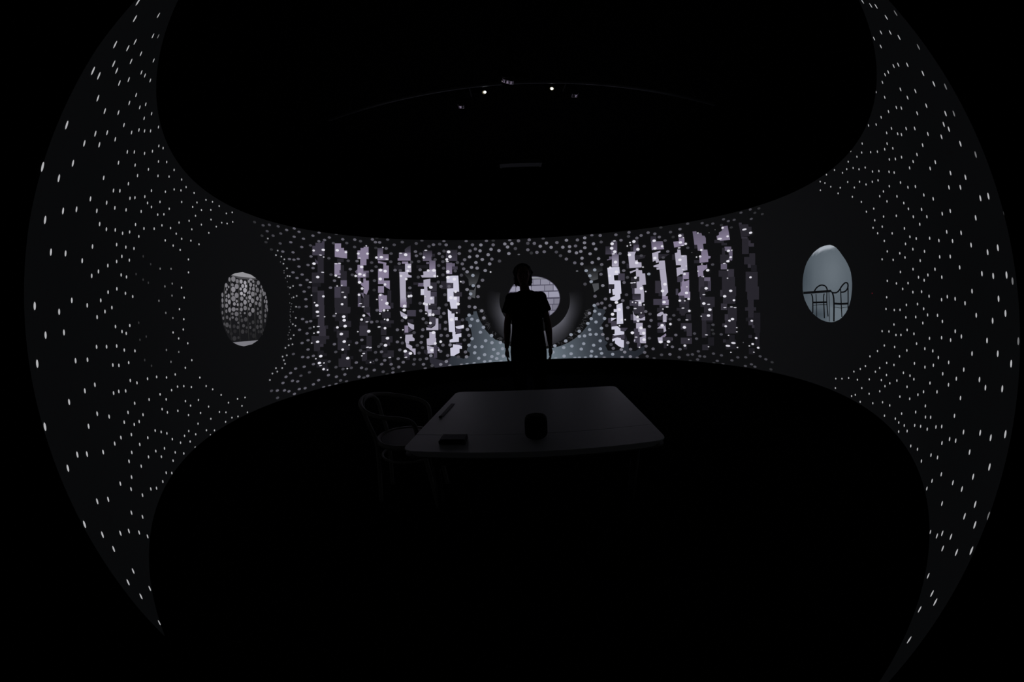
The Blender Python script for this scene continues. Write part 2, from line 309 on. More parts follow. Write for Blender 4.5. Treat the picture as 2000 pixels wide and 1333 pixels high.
for s in '68:1385,712 1500,698 1498,691 1382,705;48:-733,745 -872,712 -877,719 -737,752;61:-1325,1296 -1435,1322 -1430,1328 -1321,1302;38:2048,1224 2204,1206 2202,1199 2045,1217;46:1636,844 1688,820 1681,814 1629,838;51:1643,860 1705,826 1697,821 1635,855;42:1467,733 1559,705 1554,699 1461,727;66:1993,1125 2119,1120 2118,1113 1992,1118;56:-1355,1289 -1461,1273 -1464,1280 -1358,1296;55:-822,755 -875,715 -884,720 -832,760;46:-1197,1035 -1288,1020 -1291,1027 -1201,1042;47:-592,675 -627,616 -639,618 -603,677;46:1983,1132 2139,1146 2140,1139 1984,1126;67:1341,675 1392,622 1381,619 1331,672;41:1393,717 1402,649 1390,648 1381,717;41:-1223,1068 -1293,1050 -1298,1056 -1228,1074;63:-1278,1141 -1364,1115 -1369,1121 -1284,1147;54:1893,1046 2037,1014 2032,1007 1888,1040;69:-975,874 -979,818 -991,818 -987,874;57:-1356,1297 -1492,1283 -1494,1290 -1358,1304;68:1717,902 1801,892 1799,885 1715,895;41:-1235,1191 -1323,1202 -1321,1209 -1233,1198;66:-549,691 -602,608 -613,611 -560,693;54:-1276,1127 -1434,1121 -1435,1128 -1277,1134;51:1497,744 1495,694 1483,694 1485,744;48:-688,721 -729,660 -740,663 -698,723;62:1967,1140 2102,1134 2101,1128 1966,1133;59:2007,1212 2120,1198 2117,1192 2004,1206;40:-1275,1218 -1344,1211 -1346,1218 -1277,1225;55:-1304,1286 -1440,1313 -1436,1320 -1300,1293;62:-1180,1049 -1318,1025 -1321,1032 -1184,1056;57:1770,880 1850,798 1840,795 1760,876;59:-1187,1021 -1231,962 -1242,964 -1197,1023;55:1689,889 1810,859 1806,853 1685,883;68:1967,1170 2052,1178 2054,1171 1969,1163;66:1223,642 1279,617 1272,612 1216,637;40:-1311,1204 -1426,1177 -1431,1183 -1316,1210;59:-546,664 -546,610 -557,610 -558,664;61:-769,736 -811,675 -822,677 -779,739;52:-1155,1051 -1246,1002 -1254,1007 -1163,1056;45:-821,773 -922,732 -929,738 -827,778;41:1166,614 1252,577 1246,571 1159,608;37:-1217,1170 -1310,1124 -1318,1129 -1224,1175;66:-580,687 -670,644 -677,650 -587,693;62:2067,1213 2188,1169 2182,1164 2061,1207;64:-818,773 -949,740 -953,746 -823,780;67:1063,620 1140,606 1137,600 1060,614;37:-1221,1081 -1363,1087 -1363,1094 -1220,1088;49:-651,700 -690,643 -701,645 -662,703;47:1787,953 1884,943 1882,936 1784,946;42:-1315,1318 -1414,1272 -1422,1277 -1322,1324;58:1049,618 1108,594 1101,588 1042,612;39:1918,1001 2018,937 2009,932 1909,996;35:-1150,1043 -1211,987 -1221,991 -1159,1047;35:-1218,1139 -1308,1132 -1309,1139 -1220,1146;55:2007,1219 2121,1193 2116,1187 2002,1213;38:-474,654 -553,605 -562,609 -483,659;67:-777,757 -870,736 -875,742 -781,764;53:-1175,1078 -1260,1062 -1263,1069 -1179,1085;56:1843,976 2010,974 2010,967 1843,970;65:1982,1111 2013,1072 2002,1069 1971,1108;51:2030,1213 2128,1243 2134,1237 2036,1207;36:-757,735 -866,706 -871,713 -762,741;64:1965,1168 2051,1117 2043,1112 1957,1163;41:2056,1218 2215,1245 2218,1238 2059,1211;69:1500,765 1547,673 1536,671 1489,763;52:-457,637 -435,568 -447,567 -468,636;36:1871,997 1955,950 1947,945 1863,992;57:1815,910 1906,875 1899,869 1808,904;43:2009,1166 2081,1200 2088,1194 2016,1161;50:-1298,1166 -1355,1142 -1362,1148 -1305,1171;54:-1050,899 -1093,823 -1104,825 -1062,901;68:-831,765 -833,715 -845,715 -843,765;39:-1237,1111 -1336,1128 -1332,1135 -1233,1117;69:-779,755 -820,722 -829,726 -788,759;54:1921,1011 1953,986 1944,982 1912,1007;49:-784,770 -928,752 -930,759 -786,777;69:1679,881 1776,899 1780,893 1683,875;58:1816,912 1907,897 1904,890 1813,905;49:-934,843 -1067,839 -1067,846 -935,850;37:1446,725 1481,662 1469,660 1435,723;45:-647,687 -768,664 -772,670 -651,694;46:-1347,1269 -1490,1285 -1488,1292 -1345,1276;65:1855,963 1921,916 1912,912 1846,958;65:-1147,1049 -1189,988 -1200,990 -1158,1051;52:1580,783 1715,748 1710,742 1575,777;49:1178,624 1179,551 1167,551 1166,624;53:-1282,1270 -1356,1228 -1364,1233 -1290,1275;67:-1346,1294 -1500,1329 -1496,1335 -1342,1301;56:1444,710 1561,671 1555,665 1438,704;54:2005,1116 2091,1079 2083,1074 1998,1111;64:2031,1164 2078,1123 2069,1119 2022,1160;60:1644,819 1731,827 1733,820 1646,812;64:1941,1075 2026,1087 2029,1080 1943,1068;48:1703,866 1799,854 1796,847 1700,859;43:-1266,1151 -1398,1140 -1400,1147 -1268,1158;42:2069,1230 2174,1246 2177,1240 2071,1223;37:1761,870 1847,806 1837,802 1751,865;67:-1337,1286 -1446,1307 -1442,1314 -1334,1292;50:2032,1188 2117,1130 2108,1126 2023,1183;34:-1306,1325 -1424,1294 -1429,1300 -1311,1331;52:-1139,991 -1218,923 -1228,927 -1149,995;57:1991,1118 2079,1096 2074,1089 1986,1112;36:1594,797 1660,788 1657,781 1591,790;40:1745,909 1835,840 1826,836 1736,904;47:-1135,1012 -1171,957 -1182,960 -1145,1014;51:-1280,1132 -1431,1141 -1430,1148 -1279,1138;60:1923,1077 1992,1090 1996,1084 1926,1070;49:1762,897 1872,844 1865,839 1755,892;38:1445,707 1547,677 1542,670 1440,701'.split(';'):
    v, q = s.split(':'); v = float(v); lash.append((TZ(q), col(v, v, v * 1.06)))
lo_ = picture('lash_lines', lash, ring, .0065); lo_['kind'] = 'stuff'; lo_['label'] = 'thin pale hatching along the ring'
opening = picture('ring_opening', [(q, col(80, 77, 94)) for q in slices(TZ('1192,1473 1176,1406 1139,1342 1082,1282 1008,1226 916,1178 811,1137 694,1105 568,1082 436,1070 302,1069 169,1078 40,1097 -82,1126 -193,1165 -291,1211 -374,1265 -439,1324 -485,1387 -510,1453 -515,1521 -499,1587 -462,1652 -405,1712 -330,1768 -239,1817 -133,1858 -15,1891 111,1913 243,1926 377,1927 511,1918 640,1898 761,1869 872,1830 970,1783 1052,1729 1117,1669 1163,1606 1188,1540'), 1.0)], scr, .008)
opening['label'] = 'round opening onto a pale stack of boxes'
for s in '143:-202,1820 -207,1765 -310,1766;165:-181,1829 -74,1864 64,1862 55,1762 -187,1764;157:84,1862 326,1860 317,1760 75,1762;141:346,1859 572,1857 563,1757 337,1759;144:592,1857 765,1855 790,1848 877,1813 871,1754 583,1756;156:896,1805 927,1792 992,1752 891,1753;154:-411,1688 -336,1747 -249,1746 -258,1643 -444,1644;159:-229,1745 13,1743 4,1640 -238,1642;164:33,1743 255,1741 245,1638 24,1640;145:275,1740 698,1736 688,1633 265,1637;140:718,1736 980,1733 970,1630 708,1632;163:1000,1733 1024,1732 1038,1723 1119,1645 1128,1628 991,1629;140:-498,1520 -472,1606 -460,1623 -300,1622 -309,1514 -498,1516;162:-280,1621 -38,1619 -48,1511 -289,1513;143:-18,1618 344,1615 335,1507 -28,1511;161:364,1614 817,1610 808,1502 355,1507;160:837,1610 1140,1607 1165,1560 1173,1499 828,1502;143:-487,1433 -494,1483 -352,1482 -361,1383 -460,1384;135:-332,1482 -91,1479 -99,1380 -341,1383;143:-71,1479 231,1476 223,1377 -79,1380;127:251,1475 613,1472 605,1373 243,1376;138:634,1471 976,1468 967,1370 625,1372;130:996,1468 1174,1467 1150,1387 1135,1368 987,1369;143:-360,1270 -441,1348 -452,1370 -281,1368 -290,1267 -355,1267;140:-261,1367 -20,1365 -29,1264 -270,1266;133:0,1364 402,1361 394,1259 -9,1263;135:422,1360 926,1356 917,1254 414,1259;123:946,1355 1125,1354 1088,1306 1021,1253 937,1254;123:-248,1202 -331,1252 -110,1250 -119,1151 -123,1151;136:-90,1250 171,1247 163,1148 -99,1151;134:191,1246 513,1244 505,1145 183,1147;142:533,1243 815,1241 808,1150 784,1142 525,1144;137:872,1171 829,1157 835,1240 1003,1239 995,1232;126:215,1083 46,1106 19,1113 21,1135 423,1131 419,1081 390,1078;131:563,1092 439,1082 443,1131 741,1128 726,1123'.split(';'):
    v, q = s.split(':'); v = float(v)
    picture('brick', [(p, col(v * .96, v * .95, v * 1.07)) for p in slices(TZ(q), 1.0)], opening, .010)
ot = TZ('115,1904 288,1917 464,1912 633,1889 773,1853 -15,1879'); zt_ = max(p[1] for p in ot); zb_ = min(p[1] for p in ot)
picture('ceiling_band', [(q, lambda t, z: col(*(v * (100 + 72 * max(0, (z - zb_) / (zt_ - zb_)) ** 1.3) for v in (.97, .98, 1.04)))) for q in slices(ot, 1.0, .03)], opening, .0105)

# fourteen broken columns of light
LEVEL = dict(q=(26, 25, 30), k=(38, 36, 43), K=(49, 46, 55), d=(62, 58, 71), m=(98, 91, 110), l=(134, 124, 148), h=(170, 165, 184), w=(200, 198, 217))
COLS = {1:'d:-6970,2454 -6865,2460 -6869,2509 -6649,2522 -6651,2547 -6563,2552 -6548,2324 -6959,2306;k:-6782,2314 -6573,2323 -6567,2050 -6774,2046;d:-6873,2262 -6756,2209 -6755,2175 -6849,2186;k:-6971,2041 -6557,2051 -6559,1887 -6971,1883;q:-6961,1883 -6672,1886 -6674,1829 -6962,1827;k:-6962,1827 -6777,1829 -6780,1744 -6966,1744;q:-6955,1744 -6780,1744 -6802,1445 -6977,1448;K:-6779,1768 -6563,1768 -6580,1518 -6795,1521;K:-6782,1549 -6567,1546 -6602,1228 -6817,1236;q:-6970,1525 -6754,1521 -6772,1345 -6988,1352;K:-6786,1235 -6551,1226 -6578,1048 -6814,1060;k:-6580,1236 -6478,1232 -6485,1180 -6588,1185;k:-7056,1096 -6574,1071 -6594,955 -7076,984;k:-6573,1076 -6461,1070 -6469,1019 -6582,1025;k:-6994,979 -6789,967 -6811,857 -7016,871;K:-6789,967 -6676,960 -6685,914 -6798,921;q:-6891,871 -6686,857 -6702,783 -6907,799;q:-6695,816 -6592,809 -6601,767 -6704,774;q:-6960,747 -6591,718 -6622,588 -6992,621;k:-6786,602 -6581,584 -6592,538 -6798,556',
2:'l:-6209,2536 -5996,2546 -5992,2468 -5892,2473 -5891,2431 -5787,2435 -5784,2300 -6198,2312;k:-6115,2285 -5897,2292 -5897,2235 -6114,2229;l:-6206,2212 -6000,2217 -6000,2021 -6206,2018;k:-5999,2182 -5886,2185 -5886,2083 -5999,2081;d:-6071,2100 -5989,2101 -5989,2051 -6072,2050;k:-5999,2086 -5794,2089 -5797,1937 -6002,1936;m:-6002,1936 -5797,1937 -5801,1837 -6006,1837;k:-6006,1832 -5709,1831 -5715,1721 -6011,1723;d:-6211,1831 -6006,1832 -6016,1654 -6220,1656;k:-6011,1723 -5776,1721 -5792,1502 -6027,1507;k:-6220,1656 -6016,1654 -6028,1497 -6232,1501;k:-6201,1510 -5700,1500 -5708,1417 -6208,1430;m:-6114,2009 -6011,2011 -6011,1976 -6073,1975;k:-6221,1511 -5711,1501 -5721,1396 -6231,1410;q:-6231,1410 -5802,1398 -5816,1275 -6245,1290;k:-6102,1285 -5704,1271 -5716,1176 -6113,1193;q:-6297,1201 -6113,1193 -6124,1121 -6307,1130;k:-6203,1139 -5805,1121 -5822,1008 -6220,1029;k:-6190,1027 -5894,1011 -5913,894 -6209,912;q:-5900,972 -5727,963 -5735,913 -5908,923;k:-6209,912 -5811,888 -5825,809 -6223,836;q:-6009,821 -5907,814 -5920,746 -6022,753;k:-6113,765 -5939,752 -5954,679 -6128,692;k:-6220,699 -5821,669 -5849,536 -6249,570;q:-5823,709 -5721,702 -5731,652 -5833,660',
3:'l:-5435,2447 -5331,2451 -5332,2494 -5229,2497 -5229,2519 -5064,2524 -5062,2307 -5134,2306 -5135,2199 -5340,2195 -5340,2301 -5433,2299;l:-5433,2199 -5238,2202 -5242,1986 -5437,1985;m:-5516,2088 -5434,2121 -5435,2048 -5476,2047;m:-5239,2102 -5055,2104 -5056,2072 -5240,2070;l:-5240,2070 -5148,2071 -5150,1987 -5242,1986;d:-5148,2071 -5056,2072 -5058,1987 -5150,1987;m:-5427,1975 -5345,1976 -5348,1903 -5429,1903;l:-5327,1898 -5246,1898 -5243,1971 -5161,1971 -5162,1934 -5060,1934 -5068,1787 -5155,1694 -5245,1726 -5239,1820 -5329,1861;d:-5438,1728 -5336,1727 -5350,1543 -5452,1545;m:-5336,1727 -5245,1726 -5251,1633;K:-5247,1695 -5063,1693 -5088,1399 -5271,1405;k:-5353,1635 -5251,1633 -5262,1500 -5363,1502;m:-5452,1545 -5401,1544 -5344,1497 -5456,1499;k:-5222,1489 -5049,1485 -5058,1392 -5231,1397;m:-5201,1391 -5069,1387 -5056,1314 -5152,1369;k:-5279,1327 -5055,1319 -5065,1236 -5288,1245;k:-5420,1250 -5156,1240 -5164,1173 -5428,1184;K:-5438,1185 -5164,1173 -5187,1004 -5461,1019;k:-5227,1006 -5055,997 -5081,822 -5254,833;q:-5434,865 -5251,853 -5261,792 -5444,804;k:-5254,833 -5071,822 -5085,739 -5268,751;k:-5399,770 -5246,760 -5259,689 -5411,699;k:-5432,701 -5259,689 -5278,586 -5451,600;q:-5325,611 -5019,588 -5033,515 -5339,539',
4:'dm:-4764,2511 -4579,2516 -4579,2404 -4764,2400;ml:-4764,2400 -4390,2407 -4392,2296 -4765,2291;l:-4744,2280 -4468,2250 -4480,2201 -4388,2201 -4396,1976 -4753,1977 -4747,2138 -4573,2140 -4571,2233 -4745,2242;l:-4753,1977 -4559,1976 -4561,1933 -4368,1932 -4377,1774 -4576,1841 -4574,1874 -4757,1875;l:-4759,1837 -4566,1836 -4573,1718 -4766,1721;l:-4759,1678 -4655,1708 -4576,1675 -4475,1673 -4488,1513 -4389,1478 -4373,1434 -4657,1432 -4662,1386 -4763,1389;k:-4450,1759 -4328,1757 -4344,1541 -4466,1544;k:-4385,1542 -4273,1540 -4282,1442 -4393,1446;l:-4728,1565 -4444,1558 -4450,1494 -4372,1460 -4394,1439 -4657,1446 -4663,1388 -4744,1391;k:-4663,1388 -4379,1379 -4390,1278 -4673,1288;k:-4738,1248 -4293,1231 -4299,1178 -4744,1196;q:-4724,1195 -4380,1181 -4388,1111 -4732,1127;k:-4732,1127 -4550,1119 -4567,986 -4750,996;k:-4732,974 -4367,955 -4382,848 -4747,869;K:-4565,858 -4463,852 -4471,799 -4573,805;q:-4733,825 -4551,814 -4585,602 -4768,615;k:-4565,719 -4362,706 -4381,588 -4585,602;k:-4737,677 -4574,666 -4585,597 -4748,608;q:-4544,599 -4452,593 -4469,496 -4560,503',
5:'kd:-3851,2507 -3747,2555 -3655,2580 -3658,2445 -3852,2443;ml:-4046,2441 -3658,2445 -3662,2295 -4090,2293 -4089,2338 -4048,2339;q:-4226,2202 -3859,2204 -3862,2125 -4228,2124;l:-3948,2277 -3744,2278 -3745,2238 -3949,2237;h:-3847,2238 -3644,2238 -3650,2079 -3854,2080;h:-4046,2086 -3752,2085 -3754,2040 -3643,2016 -3645,1983 -3838,1984 -3852,1617 -4044,1621 -4040,1996;hl:-4044,1621 -3842,1617 -3851,1507 -4053,1512;l:-4053,1512 -3851,1507 -3855,1452 -4057,1458;k:-3833,1728 -3651,1724 -3669,1502 -3851,1507;k:-3851,1507 -3750,1504 -3755,1438 -3856,1441;d:-3790,1395 -3548,1387 -3551,1351 -3793,1359;l:-4043,1505 -3837,1544 -3846,1439 -4008,1444;d:-3840,1395 -3548,1386 -3559,1275 -3851,1286;h:-4074,1386 -3839,1307 -3844,1258 -3962,1295 -4044,1287;w:-4002,1296 -3842,1274 -3887,1232 -3985,1263;k:-3847,1230 -3645,1223 -3651,1162 -3853,1170;h:-3843,1175 -3636,1123 -3645,1040 -3706,1043 -3820,1103;l:-3950,1125 -3829,1120 -3843,994 -3965,1000;d:-3832,1087 -3666,1035 -3843,994;k:-3995,1001 -3611,983 -3615,950 -3999,968;h:-3939,960 -3706,954 -3712,910 -3645,873 -3660,835 -3833,839 -3839,795 -3940,801 -3964,846;h:-3940,801 -3850,785 -3743,745 -3751,690 -3831,701 -3939,735;h:-3871,708 -3638,695 -3654,584 -3705,587 -3719,632;d:-4019,673 -3837,662 -3852,563 -4034,575;k:-3973,571 -3852,563 -3861,502 -3983,511',
6:'km:-3248,2490 -2942,2491 -2950,2290 -3255,2290;k:-2944,2426 -2852,2426 -2855,2372 -2946,2372;k:-3048,2372 -2936,2372 -2939,2302 -3051,2302;m:-3144,2267 -3053,2267 -3054,2232 -3146,2232;ml:-3041,2296 -2838,2295 -2847,2125 -3049,2127;q:-3472,2210 -3045,2208 -3048,2150 -3474,2152;h:-3254,2088 -3041,2103 -3039,2127 -2827,2125 -2836,1974 -3301,1979 -3339,2020 -3248,2025;m:-3439,1879 -3257,1876 -3261,1813 -3443,1816;k:-3590,1892 -3428,1890 -3431,1844 -3592,1847;h:-3253,1933 -3029,1953 -3039,1804 -3140,1806 -3135,1731 -3246,1734 -3241,1807 -3261,1813;K:-3034,1884 -2822,1881 -2833,1719 -3045,1724;w:-3355,1764 -3244,1762 -3252,1654 -3363,1657;h:-3246,1734 -3034,1729 -3043,1621 -2922,1618 -2933,1487 -3134,1493 -3144,1386 -3224,1388 -3264,1502;d:-3036,1712 -2834,1708 -2841,1616 -3043,1621;k:-2922,1618 -2831,1616 -2843,1479 -2933,1482;K:-3134,1493 -2852,1485 -2861,1383 -3143,1391;h:-3245,1495 -3134,1492 -3144,1384 -3033,1381 -3045,1257 -3166,1261 -3168,1346 -3247,1360;d:-3023,1375 -2752,1366 -2760,1275 -3032,1285;k:-3137,1458 -2855,1450 -2861,1381 -3143,1390;d:-3117,1242 -2895,1234 -2909,1098 -3131,1107;h:-2928,1213 -2827,1209 -2850,993 -3243,1011 -3237,1061 -3078,1037 -2952,1077 -2941,1088;d:-3213,1099 -2960,1095 -3138,1040;d:-2837,1112 -2747,1109 -2758,1001 -2849,1005;h:-3146,972 -2944,963 -2957,850 -3159,860;h:-3251,853 -3149,859 -2937,849 -2952,724 -3053,729 -3176,725 -3255,740;h:-3257,729 -3039,683 -3053,575 -3256,582;d:-3033,728 -2922,722 -2953,483 -3064,490;m:-2916,688 -2868,668 -2805,601 -2887,594;k:-3368,656 -3247,649 -3261,548 -3376,600',
7:'kd:-2483,2503 -2106,2502 -2118,2284 -2493,2287;ml:-2485,2252 -2293,2250 -2306,2030 -2498,2033;m:-2293,2238 -2202,2237 -2206,2177 -2297,2178;d:-2287,2178 -2115,2176 -2119,2116 -2291,2119;w:-2491,1992 -2288,2000 -2107,1997 -2099,1820 -2099,1691 -2290,1696 -2278,1859 -2499,1869;k:-2679,1901 -2497,1898 -2508,1747 -2689,1751;d:-2500,1863 -2298,1859 -2305,1760 -2507,1765;w:-2487,1758 -2285,1760 -2287,1608 -2177,1605 -2187,1483 -2497,1515;w:-2426,1513 -2175,1506 -2187,1367 -2398,1374;K:-2281,1684 -2010,1677 -2016,1595 -2288,1602;h:-2177,1599 -2097,1597 -2106,1493 -2186,1495;k:-2398,1378 -2096,1369 -2105,1276 -2406,1286;w:-2499,1375 -2422,1333 -2286,1282 -2298,1155 -2299,1039 -2301,929 -2501,944 -2498,1070 -2503,1220;w:-2282,1212 -2192,1209 -2197,1151 -2288,1154;k:-2278,1154 -2097,1147 -2106,1055 -2287,1062;w:-2279,1038 -2005,1057 -2011,993 -2173,988 -2263,1003;d:-2284,992 -2093,984 -2099,926 -2224,885 -2291,923;w:-2391,939 -2290,934 -2299,854 -2399,858;w:-2295,888 -2101,903 -2108,833 -2190,831 -2199,744 -2503,747 -2498,793 -2394,812 -2389,858 -2298,859;d:-2303,726 -2101,716 -2105,681 -2306,691;w:-2396,707 -2206,686 -2107,658 -2113,606 -2194,610 -2203,534 -2297,515 -2392,485 -2503,492 -2495,642 -2403,649',
8:'kd:2802,2429 2996,2420 2973,2265 2779,2273;dm:3013,2528 3207,2517 3167,2255 2973,2265;mh:2993,2264 3218,2253 3185,2019 2961,2028;m:2896,2226 2987,2222 2980,2169 2814,2152 2816,2170 2889,2179;w:2806,2010 3021,2019 3205,2012 3206,1866 3002,1862 3011,1762 3214,1755 3218,1513 3145,1492 2931,1491 2921,1596 2994,1605 3003,1692 2820,1698;k:2800,1699 3003,1692 2994,1611 2791,1617;d:3148,1891 3372,1883 3356,1751 3132,1758;w:2821,1605 2871,1603 2864,1528 2813,1529;w:2835,1440 3000,1471 3010,1563 3172,1559 3179,1420 3073,1377 2901,1386 2841,1393;w:3036,1302 3233,1339 3234,949 3020,939 3036,1170 2934,1172 2938,1223 3030,1222;w:2835,1063 3017,1055 2841,999;d:2743,1059 2834,1057 2828,965 2737,966;d:2831,1000 3024,997 3018,905 2825,907;w:2844,895 3038,905 3137,858 3135,812 3257,799 3254,748 2927,726 2867,744 2938,755 2943,842 2841,843;d:2865,721 3151,719 3148,662 2863,662;w:2853,663 3130,708 3148,650 3239,638 3235,500 3153,499 3041,534 2941,581 2943,639 2860,610;d:3138,869 3383,868 3298,811 3135,812;d:3152,742 3274,742 3271,661 3148,662',
9:'k:3715,2512 3920,2499 3904,2406 3698,2418;dm:3739,2415 3924,2405 3902,2277 3718,2287;k:3639,2374 3731,2369 3720,2299 3628,2303;h:3532,2285 3799,2277 3748,2215 3742,2111 3836,2118 3829,2072 3952,2067 3949,1975 3538,1975;k:3747,2210 4116,2191 4066,2142 3858,2129 3743,2117;k:3458,2066 3540,2062 3527,1970 3445,1973;h:3540,1911 3748,1938 3745,1915 3555,1876;h:3751,1961 3833,1957 3828,1923 3951,1918 3953,1861 4045,1858 4051,1654 3917,1647 3954,1618 3971,1488 3655,1496 3655,1598 3738,1602 3740,1715 3833,1718 3844,1808 3741,1806;k:3555,1704 3738,1698 3727,1596 3543,1601;d:3584,1600 3666,1598 3655,1496 3573,1498;kd:3584,1498 3859,1491 3849,1390 3574,1396;h:3859,1491 3971,1488 3957,1339 3844,1341;k:3567,1807 3842,1797 3833,1718 3558,1727;d:3481,1379 3766,1373 3757,1272 3472,1277;h:3572,1377 3960,1381 3956,1336 3874,1326 3869,1264 3756,1266 3764,1351;K:3593,1269 3960,1263 3950,1123 3582,1127;h:3566,1184 3602,1116 3720,1058 3821,1035 3967,1073 3962,1005 3574,1003 3578,1059;d:3745,1114 3959,1112 3956,1073 3821,1035;d:3490,1117 3571,1116 3565,1014 3483,1015;d:3574,1003 3778,1001 3776,956 3571,957;h:3663,957 3878,956 3870,792 3655,793;h:3760,855 3975,854 3976,584 3770,583 3774,696 3949,719 3765,742;d:3586,855 3770,855 3767,787 3583,787;d:3593,787 3767,787 3760,594 3586,593;h:3577,650 3680,662 3576,604;d:3678,594 3801,594 3799,503 3676,502',
10:'kd:4345,2536 4531,2524 4512,2427 4326,2439;ml:4347,2437 4730,2418 4753,2270 4338,2277;h:4338,2219 4624,2249 4619,2221 4544,2208 4536,2040 4442,2033 4429,2079 4333,2061;k:4541,2191 4923,2170 4769,2129 4525,2096;h:4342,1987 4532,2012 4551,2067 4737,2063 4743,1908 4444,1909 4439,1943 4533,1950 4349,1964;h:4536,1906 4743,1908 4772,1491 4740,1481 4672,1428 4570,1430;K:4365,1712 4560,1705 4534,1486 4340,1490;k:4453,1488 4575,1485 4570,1430 4447,1433;l:4570,1430 4754,1426 4749,1372 4564,1376;d:4268,1387 4565,1381 4560,1329 4263,1334;d:4268,1386 4565,1380 4556,1276 4259,1280;l:4564,1369 4779,1365 4771,1273 4556,1276;K:4463,1277 4771,1273 4767,1224 4459,1228;k:4377,1224 4592,1221 4587,1150 4371,1152;h:4368,1108 4547,1167 4595,1123 4384,1031;k:4376,1075 4561,1074 4557,1008 4372,1009;h:4564,1117 4687,1117 4678,970 4555,970;k:4686,1095 4737,1095 4732,1008 4680,1008;d:4380,959 4637,959 4634,899 4377,899;h:4354,854 4532,932 4625,932 4661,812 4578,784 4570,855;k:4364,843 4570,844 4567,778 4362,777;l:4462,700 4649,768 4659,730 4544,679;h:4369,694 4544,696 4542,602 4398,600;K:4534,701 4875,705 4874,640 4533,635;k:4573,603 4666,604 4665,505 4572,503',
11:'km:5290,2520 5467,2506 5447,2419 5270,2432;l:5291,2430 5478,2417 5454,2309 5267,2321;l:5090,2383 5280,2381 5466,2363 5450,2293 5100,2277;k:5004,2160 5107,2155 5090,2057 4986,2062;h:5101,2177 5186,2183 5197,2237 5299,2226 5301,2127 5469,2118 5422,1857 5326,1851 5310,1819 5105,1763 5107,1914 5275,1923 5280,1955 5105,1963;h:5296,2124 5493,2113 5468,1857 5251,1866;h:5251,1866 5313,1864 5302,1795 5240,1797;l:5307,1827 5514,1818 5496,1703 5290,1710;l:5226,1701 5310,1709 5346,1665 5505,1692 5479,1489 5201,1496;d:5115,1762 5301,1756 5287,1660 5102,1666;m:5211,1705 5303,1702 5283,1543 5190,1546;d:5036,1550 5118,1547 5106,1441 5024,1442;l:5108,1462 5282,1533 5377,1530 5365,1425 5105,1430;d:5126,1430 5321,1426 5315,1362 5119,1366;k:5135,1316 5354,1313 5347,1229 5128,1231;k:5034,1216 5250,1214 5247,1166 5030,1168;k:5123,1167 5342,1166 5338,1113 5119,1114;l:5211,1585 5466,1577 5458,1507 5202,1513;l:5316,1492 5514,1488 5502,1382 5305,1385;K:5190,1393 5329,1391 5319,1284 5180,1286;k:5324,1343 5463,1341 5446,1130 5307,1130;k:5172,1190 5311,1189 5304,1083 5164,1083;k:5340,1106 5514,1106 5508,1000 5334,1000;K:5157,951 5529,953 5526,847 5153,844;K:5351,845 5526,847 5523,730 5348,727;K:5149,699 5523,706 5522,600 5148,591;k:5258,845 5351,845 5350,810 5256,809;k:5242,545 5359,548 5359,500 5242,497',
12:'ml:5785,2516 5912,2511 5924,2477 6081,2464 6091,2421 6174,2409 6206,2369 6189,2276 6088,2278 6086,2178 6211,2170 6220,2066 6302,2056 6284,2021 6209,2015 6199,1964 5904,1963 5911,2052 5987,2064 5997,2163 5884,2175 5885,2276 5792,2282;k:5792,2282 5885,2276 5871,2213 5777,2219;k:5726,2020 5903,2011 5893,1959 5716,1968;l:5812,1916 5991,1923 6094,1913 6149,1925 6148,1864 5994,1819 5999,1726 5941,1687 5908,1745 5812,1728;m:6019,1715 6226,1708 6217,1647 6009,1654;d:6134,1650 6238,1647 6216,1486 6112,1488;K:5833,1727 6019,1720 5986,1478 5800,1482;k:6009,1654 6134,1650 6111,1475 5986,1478;k:5839,1567 6025,1562 6005,1391 5818,1394;m:5829,1388 6004,1385 5857,1313;k:5853,1393 6332,1386 6317,1223 5838,1226;k:5954,1226 6247,1224 6240,1128 5947,1128;K:5865,1117 6239,1117 6233,1004 5858,1002;q:6045,1003 6233,1004 6231,970 6044,969;k:5870,1002 6022,1003 6015,717 5862,713;q:6019,946 6160,947 6156,743 6015,739;q:6073,724 6273,729 6275,593 6074,586;k:5874,597 6086,604 6088,512 5876,504',
13:'ml:6684,2424 6798,2445 6809,2516 7014,2507 7029,2274 6592,2288 6582,2371 6672,2384;k:6492,2316 6818,2290 6804,2241 6479,2265;k:6720,2247 6910,2233 6899,2194 6710,2208;m:6810,2180 7041,2164 7024,2096 6793,2111;k:6721,2166 6826,2159 6797,2041 6692,2048;m:6940,2102 7066,2093 7038,1978 6912,1985;k:6632,2061 6947,2042 6916,1907 6602,1923;m:6824,1971 6937,2003 7036,1968 7008,1941;m:6621,1912 6830,1901 6813,1814 6603,1823;k:6527,1807 6840,1793 6823,1696 6509,1708;K:6845,1817 7055,1808 7031,1679 6821,1686;k:6624,1703 7064,1687 7029,1456 6590,1465;k:6611,1547 7081,1535 7062,1385 6591,1393;K:6533,1493 6627,1491 6614,1387 6520,1388;k:6615,1392 7038,1386 7026,1268 6603,1271;K:6533,1277 6744,1276 6736,1172 6524,1173;k:6762,1216 7069,1215 7061,1108 6755,1107;K:6649,1107 6767,1107 6762,1009 6644,1008;k:6767,1107 7061,1108 7056,1002 6761,998;k:6656,1008 7033,1012 7029,809 6651,799;K:6560,957 6677,959 6676,910 6558,908;q:6792,781 6981,786 6982,711 6793,705;k:6580,703 6674,706 6675,657 6581,654;q:6675,701 7030,712 7035,562 6679,546',
